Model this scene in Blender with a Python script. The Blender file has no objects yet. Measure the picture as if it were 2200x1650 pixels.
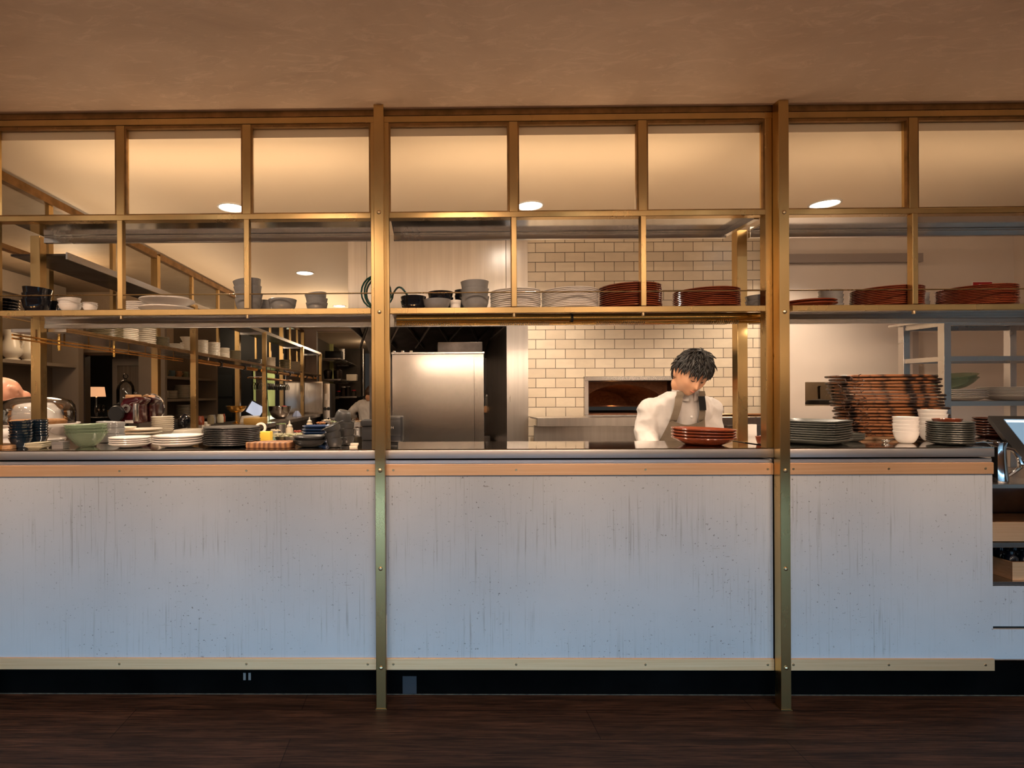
import bpy, bmesh, math, random
from mathutils import Vector, Matrix
random.seed(7)
S = bpy.context.scene
COL = S.collection
PI = math.pi
V = Vector

# ------------------------------------------------------------------ camera model (2200 x 1650)
F, CX, CY = 1150.0, 901.0, 847.0
CAM = V((0, -2.3, 1.33))
RM = (Matrix.Rotation(0.012, 3, 'Z') @ Matrix.Rotation(PI/2, 3, 'X') @ Matrix.Rotation(-0.0047, 3, 'Z'))
RT = RM.transposed()

def ray(px, py):
    return RM @ V(((px-CX)/F, -(py-CY)/F, -1))
def at(px, py, Y):
    d = ray(px, py); return CAM + d*((Y-CAM.y)/d.y)
def atx(px, py, X):
    d = ray(px, py); return CAM + d*((X-CAM.x)/d.x)
def proj(p):
    d = RT @ (V(p)-CAM); return CX+F*d.x/-d.z, CY-F*d.y/-d.z
def xat(px, Y, Z):
    py = CY
    for _ in range(3):
        p = at(px, py, Y); py = proj((p.x, Y, Z))[1]
    return at(px, py, Y).x
def zat(py, Y, X):
    px = CX
    for _ in range(3):
        p = at(px, py, Y); px = proj((X, Y, p.z))[0]
    return at(px, py, Y).z
def disc(px0, px1, Y, Z):
    """centre X and true radius of a flat disc that spans px0..px1 at depth Y"""
    X = xat((px0+px1)/2, Y, Z); d = Y-CAM.y
    return X, (px1-px0)/2*d/F/math.sqrt(1+(X/d)**2)

cd = bpy.data.cameras.new('camera'); cam = bpy.data.objects.new('camera', cd); COL.objects.link(cam)
cd.sensor_width = 36; cd.lens = F/2200*36
cd.shift_x = (1100-CX)/2200; cd.shift_y = (CY-825)/2200
cam.matrix_world = Matrix.Translation(CAM) @ RM.to_4x4()
cd.clip_start = 0.05; cd.clip_end = 100
S.camera = cam
S.view_settings.view_transform = 'Standard'; S.view_settings.look = 'None'
S.view_settings.gamma = 1; S.view_settings.exposure = 0
S.view_settings.use_curve_mapping = False

# ------------------------------------------------------------------ materials
def nt(name):
    m = bpy.data.materials.new(name); m.use_nodes = True
    n = m.node_tree; b = n.nodes['Principled BSDF']
    return m, n, b
def N(n, t, **kw):
    x = n.nodes.new(t)
    for k, v in kw.items():
        if k in x.inputs: x.inputs[k].default_value = v
        else: setattr(x, k, v)
    return x
def c4(c): return (c[0], c[1], c[2], 1)
def mix(n, fac, a, b, mode='MIX'):
    x = n.nodes.new('ShaderNodeMix'); x.data_type = 'RGBA'; x.blend_type = mode
    for s, v in ((0, fac), (6, a), (7, b)):
        if isinstance(v, bpy.types.NodeSocket): n.links.new(v, x.inputs[s])
        else: x.inputs[s].default_value = v if s == 0 else c4(v)
    return x.outputs[2]
def ramp(n, src, p0, p1, c0=(0,0,0), c1=(1,1,1)):
    r = n.nodes.new('ShaderNodeValToRGB'); e = r.color_ramp.elements
    e[0].position = p0; e[1].position = p1; e[0].color = c4(c0); e[1].color = c4(c1)
    n.links.new(src, r.inputs[0]); return r.outputs[0]
def coord(n, world, scale):
    if world: o = n.nodes.new('ShaderNodeNewGeometry').outputs['Position']
    else: o = n.nodes.new('ShaderNodeTexCoord').outputs['Object']
    mp = n.nodes.new('ShaderNodeMapping'); mp.inputs['Scale'].default_value = scale
    n.links.new(o, mp.inputs[0]); return mp.outputs[0]
def noise(n, co, scale, detail=4, rough=.55, dist=0):
    x = N(n, 'ShaderNodeTexNoise', Scale=scale, Detail=detail, Roughness=rough, Distortion=dist)
    n.links.new(co, x.inputs['Vector']); return x.outputs[0]
def bump(n, b, src, strength, dist=.01):
    x = N(n, 'ShaderNodeBump', Strength=strength, Distance=dist)
    n.links.new(src, x.inputs['Height']); n.links.new(x.outputs[0], b.inputs['Normal'])

def M(name, col, rough=.5, metal=0., col2=None, scale=6, stretch=(1,1,1), bmp=0, world=False, coat=0, rvar=0, spec=.5, lo=.35, hi=.7):
    m, n, b = nt(name)
    b.inputs['Base Color'].default_value = c4(col); b.inputs['Roughness'].default_value = rough
    b.inputs['Metallic'].default_value = metal; b.inputs['Specular IOR Level'].default_value = spec
    if coat: b.inputs['Coat Weight'].default_value = coat; b.inputs['Coat Roughness'].default_value = .08
    if col2 or bmp or rvar:
        co = coord(n, world, stretch); nz = noise(n, co, scale, 5)
        if col2: n.links.new(mix(n, ramp(n, nz, lo, hi), col, col2), b.inputs['Base Color'])
        if rvar:
            r = N(n, 'ShaderNodeMapRange'); r.inputs[3].default_value = max(.02, rough-rvar); r.inputs[4].default_value = rough+rvar
            n.links.new(nz, r.inputs[0]); n.links.new(r.outputs[0], b.inputs['Roughness'])
        if bmp: bump(n, b, nz, bmp, .004)
    return m
def glass_mat(name, tint=(1,1,1), refl=.6, rough=.02):
    m, n, b = nt(name); n.nodes.remove(b)
    out = n.nodes['Material Output']
    t = N(n, 'ShaderNodeBsdfTransparent'); t.inputs[0].default_value = c4(tint)
    g = N(n, 'ShaderNodeBsdfGlossy', Roughness=rough)
    fr = N(n, 'ShaderNodeFresnel', IOR=1.45)
    mu = N(n, 'ShaderNodeMath', operation='MULTIPLY'); mu.inputs[1].default_value = refl
    n.links.new(fr.outputs[0], mu.inputs[0])
    x = n.nodes.new('ShaderNodeMixShader')
    n.links.new(mu.outputs[0], x.inputs[0]); n.links.new(t.outputs[0], x.inputs[1]); n.links.new(g.outputs[0], x.inputs[2])
    n.links.new(x.outputs[0], out.inputs[0]); return m
def emit(name, col, s):
    m, n, b = nt(name)
    b.inputs['Base Color'].default_value = c4(col); b.inputs['Emission Color'].default_value = c4(col)
    b.inputs['Emission Strength'].default_value = s; return m

BRASS = M('aged brass', (.64,.43,.19), .28, 1, (.52,.36,.155), 7, (1,1,.25), rvar=.035)
BRASSD = M('dark brass bead', (.34,.19,.08), .45, 1, (.20,.115,.045), 14, rvar=.1)
BRASSB = M('brushed pale brass', (1.0,.64,.37), .55, 1, (.90,.53,.28), 5, (.5,6,40), rvar=.06)
GOLD = M('gold tube', (.80,.50,.15), .24, 1, (.66,.38,.10), 6, (.3,3,3))
STEEL = M('brushed steel', (.60,.57,.55), .27, 1, (.55,.525,.505), 2, (1,1,1), rvar=.03)
STEELV = M('brushed steel sheet', (.66,.61,.56), .30, 1, (.56,.51,.47), 2.2, (14,14,.5), rvar=.07)
STEELU = M('smooth shelf steel', (.60,.57,.54), .13, 1, (.54,.51,.48), 3, (.6,24,24), rvar=.04)
STEELE = M('brushed edge steel', (.76,.72,.71), .42, 1, (.68,.64,.63), 3, (.6,24,24), rvar=.05)
STEELM = M('polished steel top', (.74,.71,.68), .08, 1, (.66,.63,.60), 12, rvar=.05)
STEELD = M('mottled dark steel', (.16,.14,.13), .38, 1, (.07,.06,.055), 5, rvar=.1)  # tone also stands in for unlit and darkly reflecting steel
CHROME = M('mirror steel', (.75,.74,.73), .09, 1)
BLACKM = M('black plastic', (.012,.012,.013), .35)
DARK = M('dark recess', (.012,.010,.009), .7)
PLINTH = M('black plinth', (.002,.002,.002), .6, 0, (.004,.004,.004), 3, spec=0)
SCREW = M('brass screw', (.70,.52,.30), .3, 1)
GLASS = glass_mat('clear pane', (.97,.97,.96), .12)
GLASSC = glass_mat('clear glassware', (.955,.96,.955), 1.1)
def milky(name, col, k):
    m, n, b = nt(name); out = n.nodes['Material Output']
    b.inputs['Base Color'].default_value = c4(col); b.inputs['Roughness'].default_value = .12
    t = N(n, 'ShaderNodeBsdfTransparent'); t.inputs[0].default_value = c4([min(1, .6+.6*x) for x in col])
    x = n.nodes.new('ShaderNodeMixShader'); x.inputs[0].default_value = k
    n.links.new(t.outputs[0], x.inputs[1]); n.links.new(b.outputs[0], x.inputs[2]); n.links.new(x.outputs[0], out.inputs[0]); return m
GLASSG = milky('pale green glassware', (.31,.38,.27), .5)
WHITE = M('white glaze', (.74,.70,.66), .22, coat=.3)
WHITE2 = M('cream glaze', (.78,.70,.58), .28)
BROWN = M('brown terracotta glaze', (.20,.045,.018), .16, 0, (.13,.028,.012), 8, coat=.4)
BROWND = M('dark brown glaze', (.055,.016,.010), .2, coat=.3)
SLATE = M('charcoal glaze', (.035,.036,.036), .34, 0, (.055,.052,.05), 12)
SLATEG = M('dark green grey glaze', (.062,.066,.058), .35, 0, (.04,.042,.038), 10)
NAVY = M('navy glaze', (.006,.016,.030), .12, coat=.6)
BLUE = M('deep blue glaze', (.012,.035,.10), .2, coat=.4)
BLACKG = M('black glaze', (.006,.007,.011), .10, coat=.7)
GREYB = M('grey stoneware glaze', (.25,.25,.25), .20, 0, (.17,.165,.16), 9, coat=.4)
BEIGE = M('beige stoneware', (.42,.38,.27), .4)
OLIVE = M('olive stoneware', (.14,.11,.06), .3, 0, (.2,.16,.09), 9)
GREYT = M('grey tin', (.30,.28,.27), .35, .6)
BLACKF = M('black fabric', (.012,.011,.012), .75)

def zinc():
    m, n, b = nt('blotched zinc sheet')
    co = coord(n, True, (1,1,1)); big = noise(n, co, 1.3, 5, .6)
    c = mix(n, ramp(n, big, .3, .75), (.475,.51,.55), (.395,.425,.46))
    st = noise(n, coord(n, True, (70,70,1.3)), 1.6, 4, .65); smk = noise(n, coord(n, True, (1.1,1,1.6)), 2.2, 3)
    f0 = N(n, 'ShaderNodeMath', operation='MULTIPLY'); n.links.new(ramp(n, st, .55, .74), f0.inputs[0]); n.links.new(ramp(n, smk, .40, .60), f0.inputs[1])
    c = mix(n, f0.outputs[0], c, (.25,.25,.25))
    st2 = noise(n, coord(n, True, (110,110,2.0)), 1.2, 3, .6)
    c = mix(n, ramp(n, st2, .66, .9), c, (.55,.56,.57))
    sp = noise(n, coord(n, True, (1,1,.8)), 105, 2, .5); msk = noise(n, co, 2.6, 3)
    f = N(n, 'ShaderNodeMath', operation='MULTIPLY')
    n.links.new(ramp(n, sp, .675, .72), f.inputs[0]); n.links.new(ramp(n, msk, .36, .60), f.inputs[1])
    c = mix(n, f.outputs[0], c, (.14,.135,.13))
    hs = noise(n, coord(n, True, (9,9,70)), 1.4, 3, .6); f2 = N(n, 'ShaderNodeMath', operation='MULTIPLY')
    n.links.new(ramp(n, hs, .66, .74), f2.inputs[0]); n.links.new(ramp(n, msk, .5, .62), f2.inputs[1])
    c = mix(n, f2.outputs[0], c, (.24,.23,.22))
    n.links.new(c, b.inputs['Base Color'])
    b.inputs['Metallic'].default_value = 0; b.inputs['Specular IOR Level'].default_value = .25; b.inputs['Roughness'].default_value = .5
    return m
ZINC = zinc()
def plaster(name, a, bcol, c3, rough=.7):
    m, n, b = nt(name)
    co = coord(n, True, (1,1.4,1)); w = noise(n, co, 1.6, 6, .62, 1.2); w2 = noise(n, coord(n, True, (1.5,4,1)), 4.5, 6, .7, 1.6)
    c = mix(n, ramp(n, w, .32, .7), a, bcol)
    c = mix(n, ramp(n, w2, .52, .72), c, c3)
    n.links.new(c, b.inputs['Base Color']); b.inputs['Roughness'].default_value = rough
    bump(n, b, w2, .12, .01); return m
CEILF = plaster('trowelled brown plaster', (.62,.435,.31), (.48,.33,.235), (.68,.49,.36), .6)
CEILK = M('pale kitchen ceiling paint', (.82,.66,.49), .55, 0, (.78,.62,.45), .8, (1,1,1), world=True)
CEILO = plaster('tan room plaster', (.42,.30,.19), (.34,.235,.145), (.46,.33,.21), .6)
def wood_floor():
    m, n, b = nt('dark walnut planks')
    geo = n.nodes.new('ShaderNodeNewGeometry'); mp = n.nodes.new('ShaderNodeMapping')
    mp.inputs['Location'].default_value = (.53, .235, 0)
    n.links.new(geo.outputs['Position'], mp.inputs[0])
    br = N(n, 'ShaderNodeTexBrick', Scale=1.0); br.inputs['Brick Width'].default_value = 1.9; br.inputs['Row Height'].default_value = .19
    br.inputs['Mortar Size'].default_value = .0014; br.inputs['Mortar Smooth'].default_value = .3; br.inputs['Bias'].default_value = 0
    br.inputs['Color1'].default_value = c4((.2,.2,.2)); br.inputs['Color2'].default_value = c4((.8,.8,.8)); br.inputs['Mortar'].default_value = c4((0,0,0))
    br.offset = .37; br.offset_frequency = 2
    n.links.new(mp.outputs[0], br.inputs['Vector'])
    g1 = noise(n, coord(n, True, (1.0,14,1)), 2.2, 8, .7, .6); g2 = noise(n, coord(n, True, (3,90,1)), 1.6, 5, .7)
    c = mix(n, ramp(n, g1, .38, .68), (.050,.028,.020), (.190,.092,.056))
    c = mix(n, ramp(n, g2, .42, .66), c, (.026,.014,.010))
    c = mix(n, .35, c, br.outputs[0], 'OVERLAY')
    c = mix(n, br.outputs['Fac'], c, (.006,.004,.004))
    n.links.new(c, b.inputs['Base Color']); b.inputs['Roughness'].default_value = .52; b.inputs['Specular IOR Level'].default_value = .18
    bump(n, b, g2, .12, .002); return m
FLOORM = wood_floor()
KFLOOR = M('grey kitchen floor', (.50,.42,.33), .5, 0, (.44,.37,.29), 4, world=True)
def tiles():
    m, n, b = nt('cream subway tiles')
    geo = n.nodes.new('ShaderNodeNewGeometry')
    sx = n.nodes.new('ShaderNodeSeparateXYZ'); n.links.new(geo.outputs['Position'], sx.inputs[0])
    cx = n.nodes.new('ShaderNodeCombineXYZ'); n.links.new(sx.outputs[0], cx.inputs[0]); n.links.new(sx.outputs[2], cx.inputs[1])
    o = at(1235.6, 729, 1.5); mp = n.nodes.new('ShaderNodeMapping'); mp.vector_type = 'POINT'
    mp.inputs['Location'].default_value = (-o.x+14*.1388, -o.z+40*.0684, 0)
    n.links.new(cx.outputs[0], mp.inputs[0])
    br = N(n, 'ShaderNodeTexBrick', Scale=1.0); br.inputs['Brick Width'].default_value = .1388; br.inputs['Row Height'].default_value = .0684
    br.inputs['Mortar Size'].default_value = .0022; br.inputs['Mortar Smooth'].default_value = .2; br.inputs['Bias'].default_value = 0
    br.inputs['Color1'].default_value = c4((.60,.50,.38)); br.inputs['Color2'].default_value = c4((.70,.60,.47)); br.inputs['Mortar'].default_value = c4((.035,.022,.013))
    br.offset = .5
    n.links.new(mp.outputs[0], br.inputs['Vector'])
    nz = noise(n, coord(n, True, (1,1,2)), 9, 4)
    n.links.new(mix(n, ramp(n, nz, .45, .75), br.outputs[0], (.42,.35,.28), 'MULTIPLY'), b.inputs['Base Color'])
    n.links.new(mix(n, .35, br.outputs[0], mix(n, ramp(n, nz, .4, .75), br.outputs[0], (.46,.38,.29))), b.inputs['Base Color'])
    b.inputs['Roughness'].default_value = .28
    sub = N(n, 'ShaderNodeMath', operation='SUBTRACT'); n.links.new(nz, sub.inputs[0]); n.links.new(br.outputs['Fac'], sub.inputs[1])
    bump(n, b, sub.outputs[0], .35, .006); return m
TILE = tiles()
WALLW = M('white wall paint', (.74,.64,.56), .6, 0, (.70,.60,.52), 2, world=True)
WALLG = M('mauve grey wall paint', (.40,.30,.25), .6, world=True)
WALLO = M('olive grey panelling', (.17,.125,.085), .55, 0, (.14,.10,.07), 3, world=True)
WALLOL = M('pale olive panelling', (.26,.20,.15), .5, 0, (.22,.17,.125), 3, world=True)
WALLN = M('navy panelling', (.006,.008,.009), .5, world=True)
WALLF = M('warm grey dining wall', (.60,.52,.45), .7, world=True)
FRIDGE = M('brushed fridge steel', (.52,.465,.42), .24, 1, (.48,.43,.39), 2.2, (.6,.6,3), rvar=.04)
def board():
    m, n, b = nt('striped olive wood')
    w = N(n, 'ShaderNodeTexWave', Scale=13.0, Distortion=5.0, Detail=4.0); w.bands_direction = 'X'
    n.links.new(coord(n, False, (1,.35,.5)), w.inputs[0])
    n.links.new(mix(n, w.outputs[1], (.42,.20,.08), (.13,.05,.022)), b.inputs['Base Color'])
    b.inputs['Roughness'].default_value = .5; return m
WOODB = board()
WOODT = M('tan wood', (.42,.24,.12), .5, 0, (.30,.16,.075), 5, (2,14,8))
RATTAN = M('woven rattan', (.20,.075,.026), .42, 0, (.014,.006,.004), 15, (1,1,1.6), bmp=.6, lo=.46, hi=.56)
CORDM = M('dark hide cord', (.035,.014,.008), .6)
LEATHER = M('tan leather mat', (.25,.14,.07), .5, 0, (.16,.09,.045), 5)

# ------------------------------------------------------------------ mesh builder
class MB:
    def __init__(s): s.v = []; s.f = []; s.mi = []; s.cur = 0
    def add(s, vs, fs):
        o = len(s.v); s.v += [V(p) for p in vs]
        for f in fs: s.f.append([i+o for i in f]); s.mi.append(s.cur)
        return s
    def box(s, x0, x1, y0, y1, z0, z1):
        return s.add([(x0,y0,z0),(x1,y0,z0),(x1,y1,z0),(x0,y1,z0),(x0,y0,z1),(x1,y0,z1),(x1,y1,z1),(x0,y1,z1)],
                     [(3,2,1,0),(4,5,6,7),(0,1,5,4),(1,2,6,5),(2,3,7,6),(3,0,4,7)])
    def loft(s, rings, caps=True):
        n = len(rings[0]); vs = [p for r in rings for p in r]; fs = []
        for i in range(len(rings)-1):
            for j in range(n):
                a, b = i*n+j, i*n+(j+1) % n; fs.append((a, b, b+n, a+n))
        if caps: fs.append(tuple(range(n-1, -1, -1))); fs.append(tuple((len(rings)-1)*n+j for j in range(n)))
        return s.add(vs, fs)
    def lathe(s, prof, c=(0,0,0), n=32, sx=1, sy=1, shape=None, flute=0):
        vs = []; fs = []; idx = []
        for r, z in prof:
            if r <= 1e-6: idx.append([len(vs)]); vs.append((c[0], c[1], c[2]+z)); continue
            row = []
            for j in range(n):
                a = 2*PI*j/n; k = shape(a) if shape else 1
                if flute: k *= 1+flute*(1 if j % 2 else -1)
                row.append(len(vs)); vs.append((c[0]+r*k*sx*math.cos(a), c[1]+r*k*sy*math.sin(a), c[2]+z))
            idx.append(row)
        for A, B in zip(idx, idx[1:]):
            if len(A) == 1 and len(B) == 1: continue
            if len(A) == 1:
                for j in range(n): fs.append((A[0], B[(j+1) % n], B[j]))
            elif len(B) == 1:
                for j in range(n): fs.append((A[j], A[(j+1) % n], B[0]))
            else:
                for j in range(n): fs.append((A[j], A[(j+1) % n], B[(j+1) % n], B[j]))
        return s.add(vs, fs)
    def tube(s, path, r, n=8, caps=True):
        P = [V(p) for p in path]; rs = r if isinstance(r, (list, tuple)) else [r]*len(P)
        rings = []; up = None
        for i, p in enumerate(P):
            t = (P[min(i+1, len(P)-1)]-P[max(i-1, 0)]).normalized()
            if up is None:
                up = V((0,0,1)) if abs(t.z) < .9 else V((0,1,0))
            u = (up - t*up.dot(t)).normalized(); w = t.cross(u); up = u
            rings.append([p+(u*math.cos(2*PI*j/n)+w*math.sin(2*PI*j/n))*rs[i] for j in range(n)])
        return s.loft(rings, caps)
    def cyl(s, p0, p1, r0, r1=None, n=16): return s.tube([p0, p1], [r0, r0 if r1 is None else r1], n)
    def ball(s, c, rx, ry=None, rz=None, n=12, m=8):
        ry = ry or rx; rz = rz or rx
        pr = [(math.sin(PI*i/m), -math.cos(PI*i/m)) for i in range(m+1)]
        pr[0] = (0,-1); pr[-1] = (0,1)
        o = len(s.v); s.lathe(pr, (0,0,0), n)
        for i in range(o, len(s.v)):
            p = s.v[i]; s.v[i] = V((c[0]+p.x*rx, c[1]+p.y*ry, c[2]+p.z*rz))
        return s
    def prism(s, pts, z0, z1):
        return s.loft([[(x, y, z0) for x, y in pts], [(x, y, z1) for x, y in pts]])
    def grid(s, fn, nu, nv, closeu=False):
        vs = [fn(i/(nu if closeu else nu-1), j/(nv-1)) for j in range(nv) for i in range(nu)]; fs = []
        for j in range(nv-1):
            for i in range(nu if closeu else nu-1):
                fs.append((j*nu+i, j*nu+(i+1) % nu, (j+1)*nu+(i+1) % nu, (j+1)*nu+i))
        return s.add(vs, fs)
    def xform(s, mat, start=0):
        for i in range(start, len(s.v)): s.v[i] = mat @ s.v[i]
        return s
    def mesh(s, name, bev=0, seg=2, ang=35):
        me = bpy.data.meshes.new(name); me.from_pydata([tuple(p) for p in s.v], [], s.f)
        for p, k in zip(me.polygons, s.mi): p.material_index = k
        bm = bmesh.new(); bm.from_mesh(me)
        bmesh.ops.recalc_face_normals(bm, faces=bm.faces)
        if bev:
            es = [e for e in bm.edges if len(e.link_faces) == 2 and e.calc_face_angle(0) > .5]
            bmesh.ops.bevel(bm, geom=es, offset=bev, segments=seg, affect='EDGES', clamp_overlap=True, profile=.5)
        a = math.radians(ang)
        for f in bm.faces: f.smooth = True
        for e in bm.edges: e.smooth = len(e.link_faces) == 2 and e.calc_face_angle(0) < a
        bm.to_mesh(me); bm.free(); return me

def wloc(o):
    p = V((0,0,0))
    while o: p += o.location; o = o.parent
    return p
def obj(name, mb, mat, parent=None, bev=0, seg=2, local=False, ang=35):
    """link a builder as ONE mesh object; vertices are in world space unless local"""
    if parent is None and not local:
        lo = V([min(p[i] for p in mb.v) for i in range(3)]); hi = V([max(p[i] for p in mb.v) for i in range(3)])
        base = V(((lo.x+hi.x)/2, (lo.y+hi.y)/2, lo.z))
    else: base = V((0,0,0)) if local else wloc(parent)
    if not local: mb.xform(Matrix.Translation(-base))
    me = mb.mesh(name, bev, seg, ang)
    for k in (mat if isinstance(mat, (list, tuple)) else [mat]): me.materials.append(k)
    o = bpy.data.objects.new(name, me); COL.objects.link(o)
    if parent: o.parent = parent
    elif not local: o.location = base
    return o
def tag(o, label, cat, group=None, kind=None):
    o['label'] = label; o['category'] = cat
    if group: o['group'] = group
    if kind: o['kind'] = kind
    return o
def thing(name, label, cat, loc=(0,0,0), rz=0, group=None):
    o = bpy.data.objects.new(name, None); COL.objects.link(o); o.location = loc; o.rotation_euler = (0,0,rz)
    o.empty_display_size = .05
    return tag(o, label, cat, group)
def struct(name, mb, mat, label=None, bev=0):
    o = obj(name, mb, mat, bev=bev); o['kind'] = 'structure'
    o['label'] = label or name; o['category'] = name.split('_')[0]
    return o
def dup(o, loc=None, parent=None):
    c = o.copy(); COL.objects.link(c)
    if parent: c.parent = parent
    if loc is not None: c.location = loc
    for ch in list(o.children): dup(ch, None, c)
    return c
def B(*a): return MB().box(*a)
# ------------------------------------------------------------------ the room shell
ZC, ZS = 1.094, 1.702            # counter top, overhead shelf top
HK = 2.46                         # kitchen ceiling
XL = xat(816, -.04, 1.3); XR = xat(1687, -.04, .9); XC = -1.915   # brass posts; corner post
YT = 1.5                          # tiled wall
struct('floor', B(-6.5,6.5,-6.5,.10,-.06,0), FLOORM, 'dark walnut plank floor in front of the counter')
struct('floor_kitchen', B(-6.5,6.5,.1005,12.5,-.06,-.001), KFLOOR, 'grey floor of the kitchen behind the counter')
struct('ceiling', B(-6.5,6.5,-6.5,.0,2.555,2.65), CEILF, 'brown trowelled plaster ceiling above the counter front')
struct('ceiling_kitchen', B(-2.12,5.2,.045,12.5,HK,2.6), CEILK, 'pale ceiling of the kitchen')
struct('ceiling_side', B(-6.5,-2.14,.045,12.5,HK+.03,2.6), CEILO, 'tan plaster ceiling of the side room')
struct('wall_behind', B(-6.5,6.5,-6.6,-6.5,0,2.6), WALLF)
struct('wall_dining_left', B(-6.6,-6.5,-6.6,12.5,0,2.6), WALLF)
struct('wall_dining_right', B(6.5,6.6,-6.6,12.5,0,2.6), WALLF)
struct('trim_1', B(-6.5,6.5,.003,.045,2.53,2.6), BRASSD, 'dark closing strip above the brass screen')

# tiled wall with the oven opening
o0 = at(1262,818,YT); o1 = at(1462,890,YT)
ox0, ox1, oz0, oz1 = o0.x, o1.x, o1.z, o0.z
tx0 = at(1134,700,YT).x; tx1 = at(1634,700,YT).x
w = MB()
w.box(tx0,ox0,YT,YT+.12,0,HK); w.box(ox1,tx1,YT,YT+.12,0,HK); w.box(ox0,ox1,YT,YT+.12,oz1,HK); w.box(ox0,ox1,YT,YT+.12,0,oz0)
struct('wall_tiled', w, TILE, 'cream subway tiled wall above the oven bench')
# right back wall with door
YW = 1.52
wx1 = at(2178,600,YW).x
dx1 = at(1945,600,YW).x; dz1 = at(1800,570,YW).z
sl0 = at(1727,821,YW); sl1 = at(1835,872,YW)
w = MB()
w.box(tx1+.05,sl0.x,YW,YW+.1,0,HK); w.box(sl1.x,wx1,YW,YW+.1,0,HK)
w.box(sl0.x,sl1.x,YW,YW+.1,sl0.z,HK); w.box(sl0.x,sl1.x,YW,YW+.1,0,sl1.z)
struct('wall_back_right', w, WALLW, 'pale wall behind the end of the counter')
struct('wall_right', B(wx1,wx1+.1,.3,YW+.1,0,HK), WALLW, 'side wall at the far end of the kitchen')
d = struct('door_1', B(tx1+.06,dx1,YW-.012,YW-.001,.0,dz1), WALLW, 'pale flush door with a serving slot')
dm = MB(); z2 = at(1800,548,YW).z
# door leaf has the slot cut away as well
d.data.clear_geometry()
db = MB(); 
db.box(tx1+.06,sl0.x,YW-.012,YW-.001,0,dz1); db.box(sl1.x,dx1,YW-.012,YW-.001,0,dz1)
db.box(sl0.x,sl1.x,YW-.012,YW-.001,sl0.z,dz1); db.box(sl0.x,sl1.x,YW-.012,YW-.001,0,sl1.z)
bpy.data.objects.remove(d)
struct('door_1', db, WALLW, 'pale flush door with a serving slot')
FRM = M('grey door frame paint', (.36,.30,.27), .5)
fr = MB(); fr.box(tx1+.06,dx1+.09,YW-.04,YW-.013,dz1+.012,z2); fr.box(dx1+.012,dx1+.055,YW-.04,YW-.013,0,dz1+.012)
struct('trim_2', fr, FRM, 'grey frame over the pale door')
# space behind the slot
sv = MB(); sv.box(sl0.x-.2,sl1.x+1.2,YW+.75,YW+.8,.7,1.9); sv.box(sl0.x-.2,sl1.x+1.2,YW+.11,YW+.749,1.05,1.24)
struct('wall_slot_room', sv, M('dim larder tiles',(.38,.29,.20),.4,0,(.28,.21,.15),4,world=True), 'dim room behind the serving slot')
t = tag(obj('jar', MB().lathe([(0,0),(.05,0),(.055,.13),(.05,.14),(0,.14)], (3.14,YW+.42,1.2405)), GLASSC), 'clear glass jar standing behind the serving slot', 'jar')
tag(obj('metal_pan', MB().lathe([(0,0),(.09,0),(.10,.10),(.098,.10),(.088,.004),(0,.004)], (3.31,YW+.42,1.2405)), GREYT), 'grey metal pan standing behind the serving slot', 'pan')
tag(obj('pan_cover', MB().lathe([(0,0),(.10,0),(.08,.03),(0,.04)], (2.97,YW+.25,1.2405)), BLACKM), 'black lid lying behind the serving slot', 'lid')

# fire sign
s0 = at(2087,605,YW); s1 = at(2131,655,YW)
RED = M('sign red', (.42,.01,.02), .5); SWH = M('sign white', (.85,.8,.76), .5)
sg = thing('fire_sign', 'red fire extinguisher sign with white symbol on pale wall', 'sign', ((s0.x+s1.x)/2, YW-.004, s1.z))
obj('backing', B(s0.x,s1.x,YW-.005,YW-.001,s1.z,s0.z), SWH, sg)
obj('face', B(s0.x+.006,s1.x-.006,YW-.008,YW-.0052,s1.z+.006,s0.z-.006), RED, sg)
mx = (s0.x+s1.x)/2; q = s0.z
sym = MB()
sym.box(mx-.022,mx+.016,YW-.010,YW-.0083,q-.15,q-.055); sym.ball((mx-.003,YW-.009,q-.055),.019,.001,.02)
sym.box(mx-.010,mx+.006,YW-.010,YW-.0083,q-.04,q-.024); sym.box(mx-.028,mx+.024,YW-.010,YW-.0083,q-.030,q-.022)
sym.tube([(mx-.01,YW-.009,q-.03),(mx-.036,YW-.009,q-.045),(mx-.042,YW-.009,q-.075)],.004,6)
obj('symbol', sym, SWH, sg)
p0 = at(1890,788,YW); p1 = at(1944,808,YW)
pl = thing('wall_plate', 'blank steel plate screwed to pale wall', 'wall plate', (p0.x, YW-.003, p1.z))
obj('plate', B(p0.x,p1.x,YW-.006,YW-.001,p1.z,p0.z), STEEL, pl)
obj('screw', MB().cyl((p0.x+.012,YW-.009,p0.z-.012),(p0.x+.012,YW-.006,p0.z-.012),.006), GREYT, pl)

# ------------------------------------------------------------------ brass posts and screens
def post(X, label, bolts=True, top=2.556):
    p = thing('brass_post', label, 'post', (X,-.022,0), 0, 'brass posts of the counter screen')
    obj('front_bar', B(X-.021,X+.021,-.042,0,0,top), BRASS, p, .0015, 1)
    if bolts:
        for py in (456,670,1011,1222,1435):
            z = zat(py,-.042,X)
            b = MB().lathe([(0,.006),(.004,.0055),(.0075,.0035),(.009,0)],(0,0,0),14)
            b.xform(Matrix.Translation((X,-.042,z)) @ Matrix.Rotation(PI/2,4,'X'))
            obj('bolt', b, SCREW, p)
    obj('foot_plate', B(X-.0235,X+.0235,-.0445,.0,0,.004), BRASS, p)
    return p
post(XL, 'brass post from floor to ceiling near the green cable')
post(XR, 'brass post from floor to ceiling beside the chef')
post(XC, 'brass post at the corner with the side screen', False)

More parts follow.
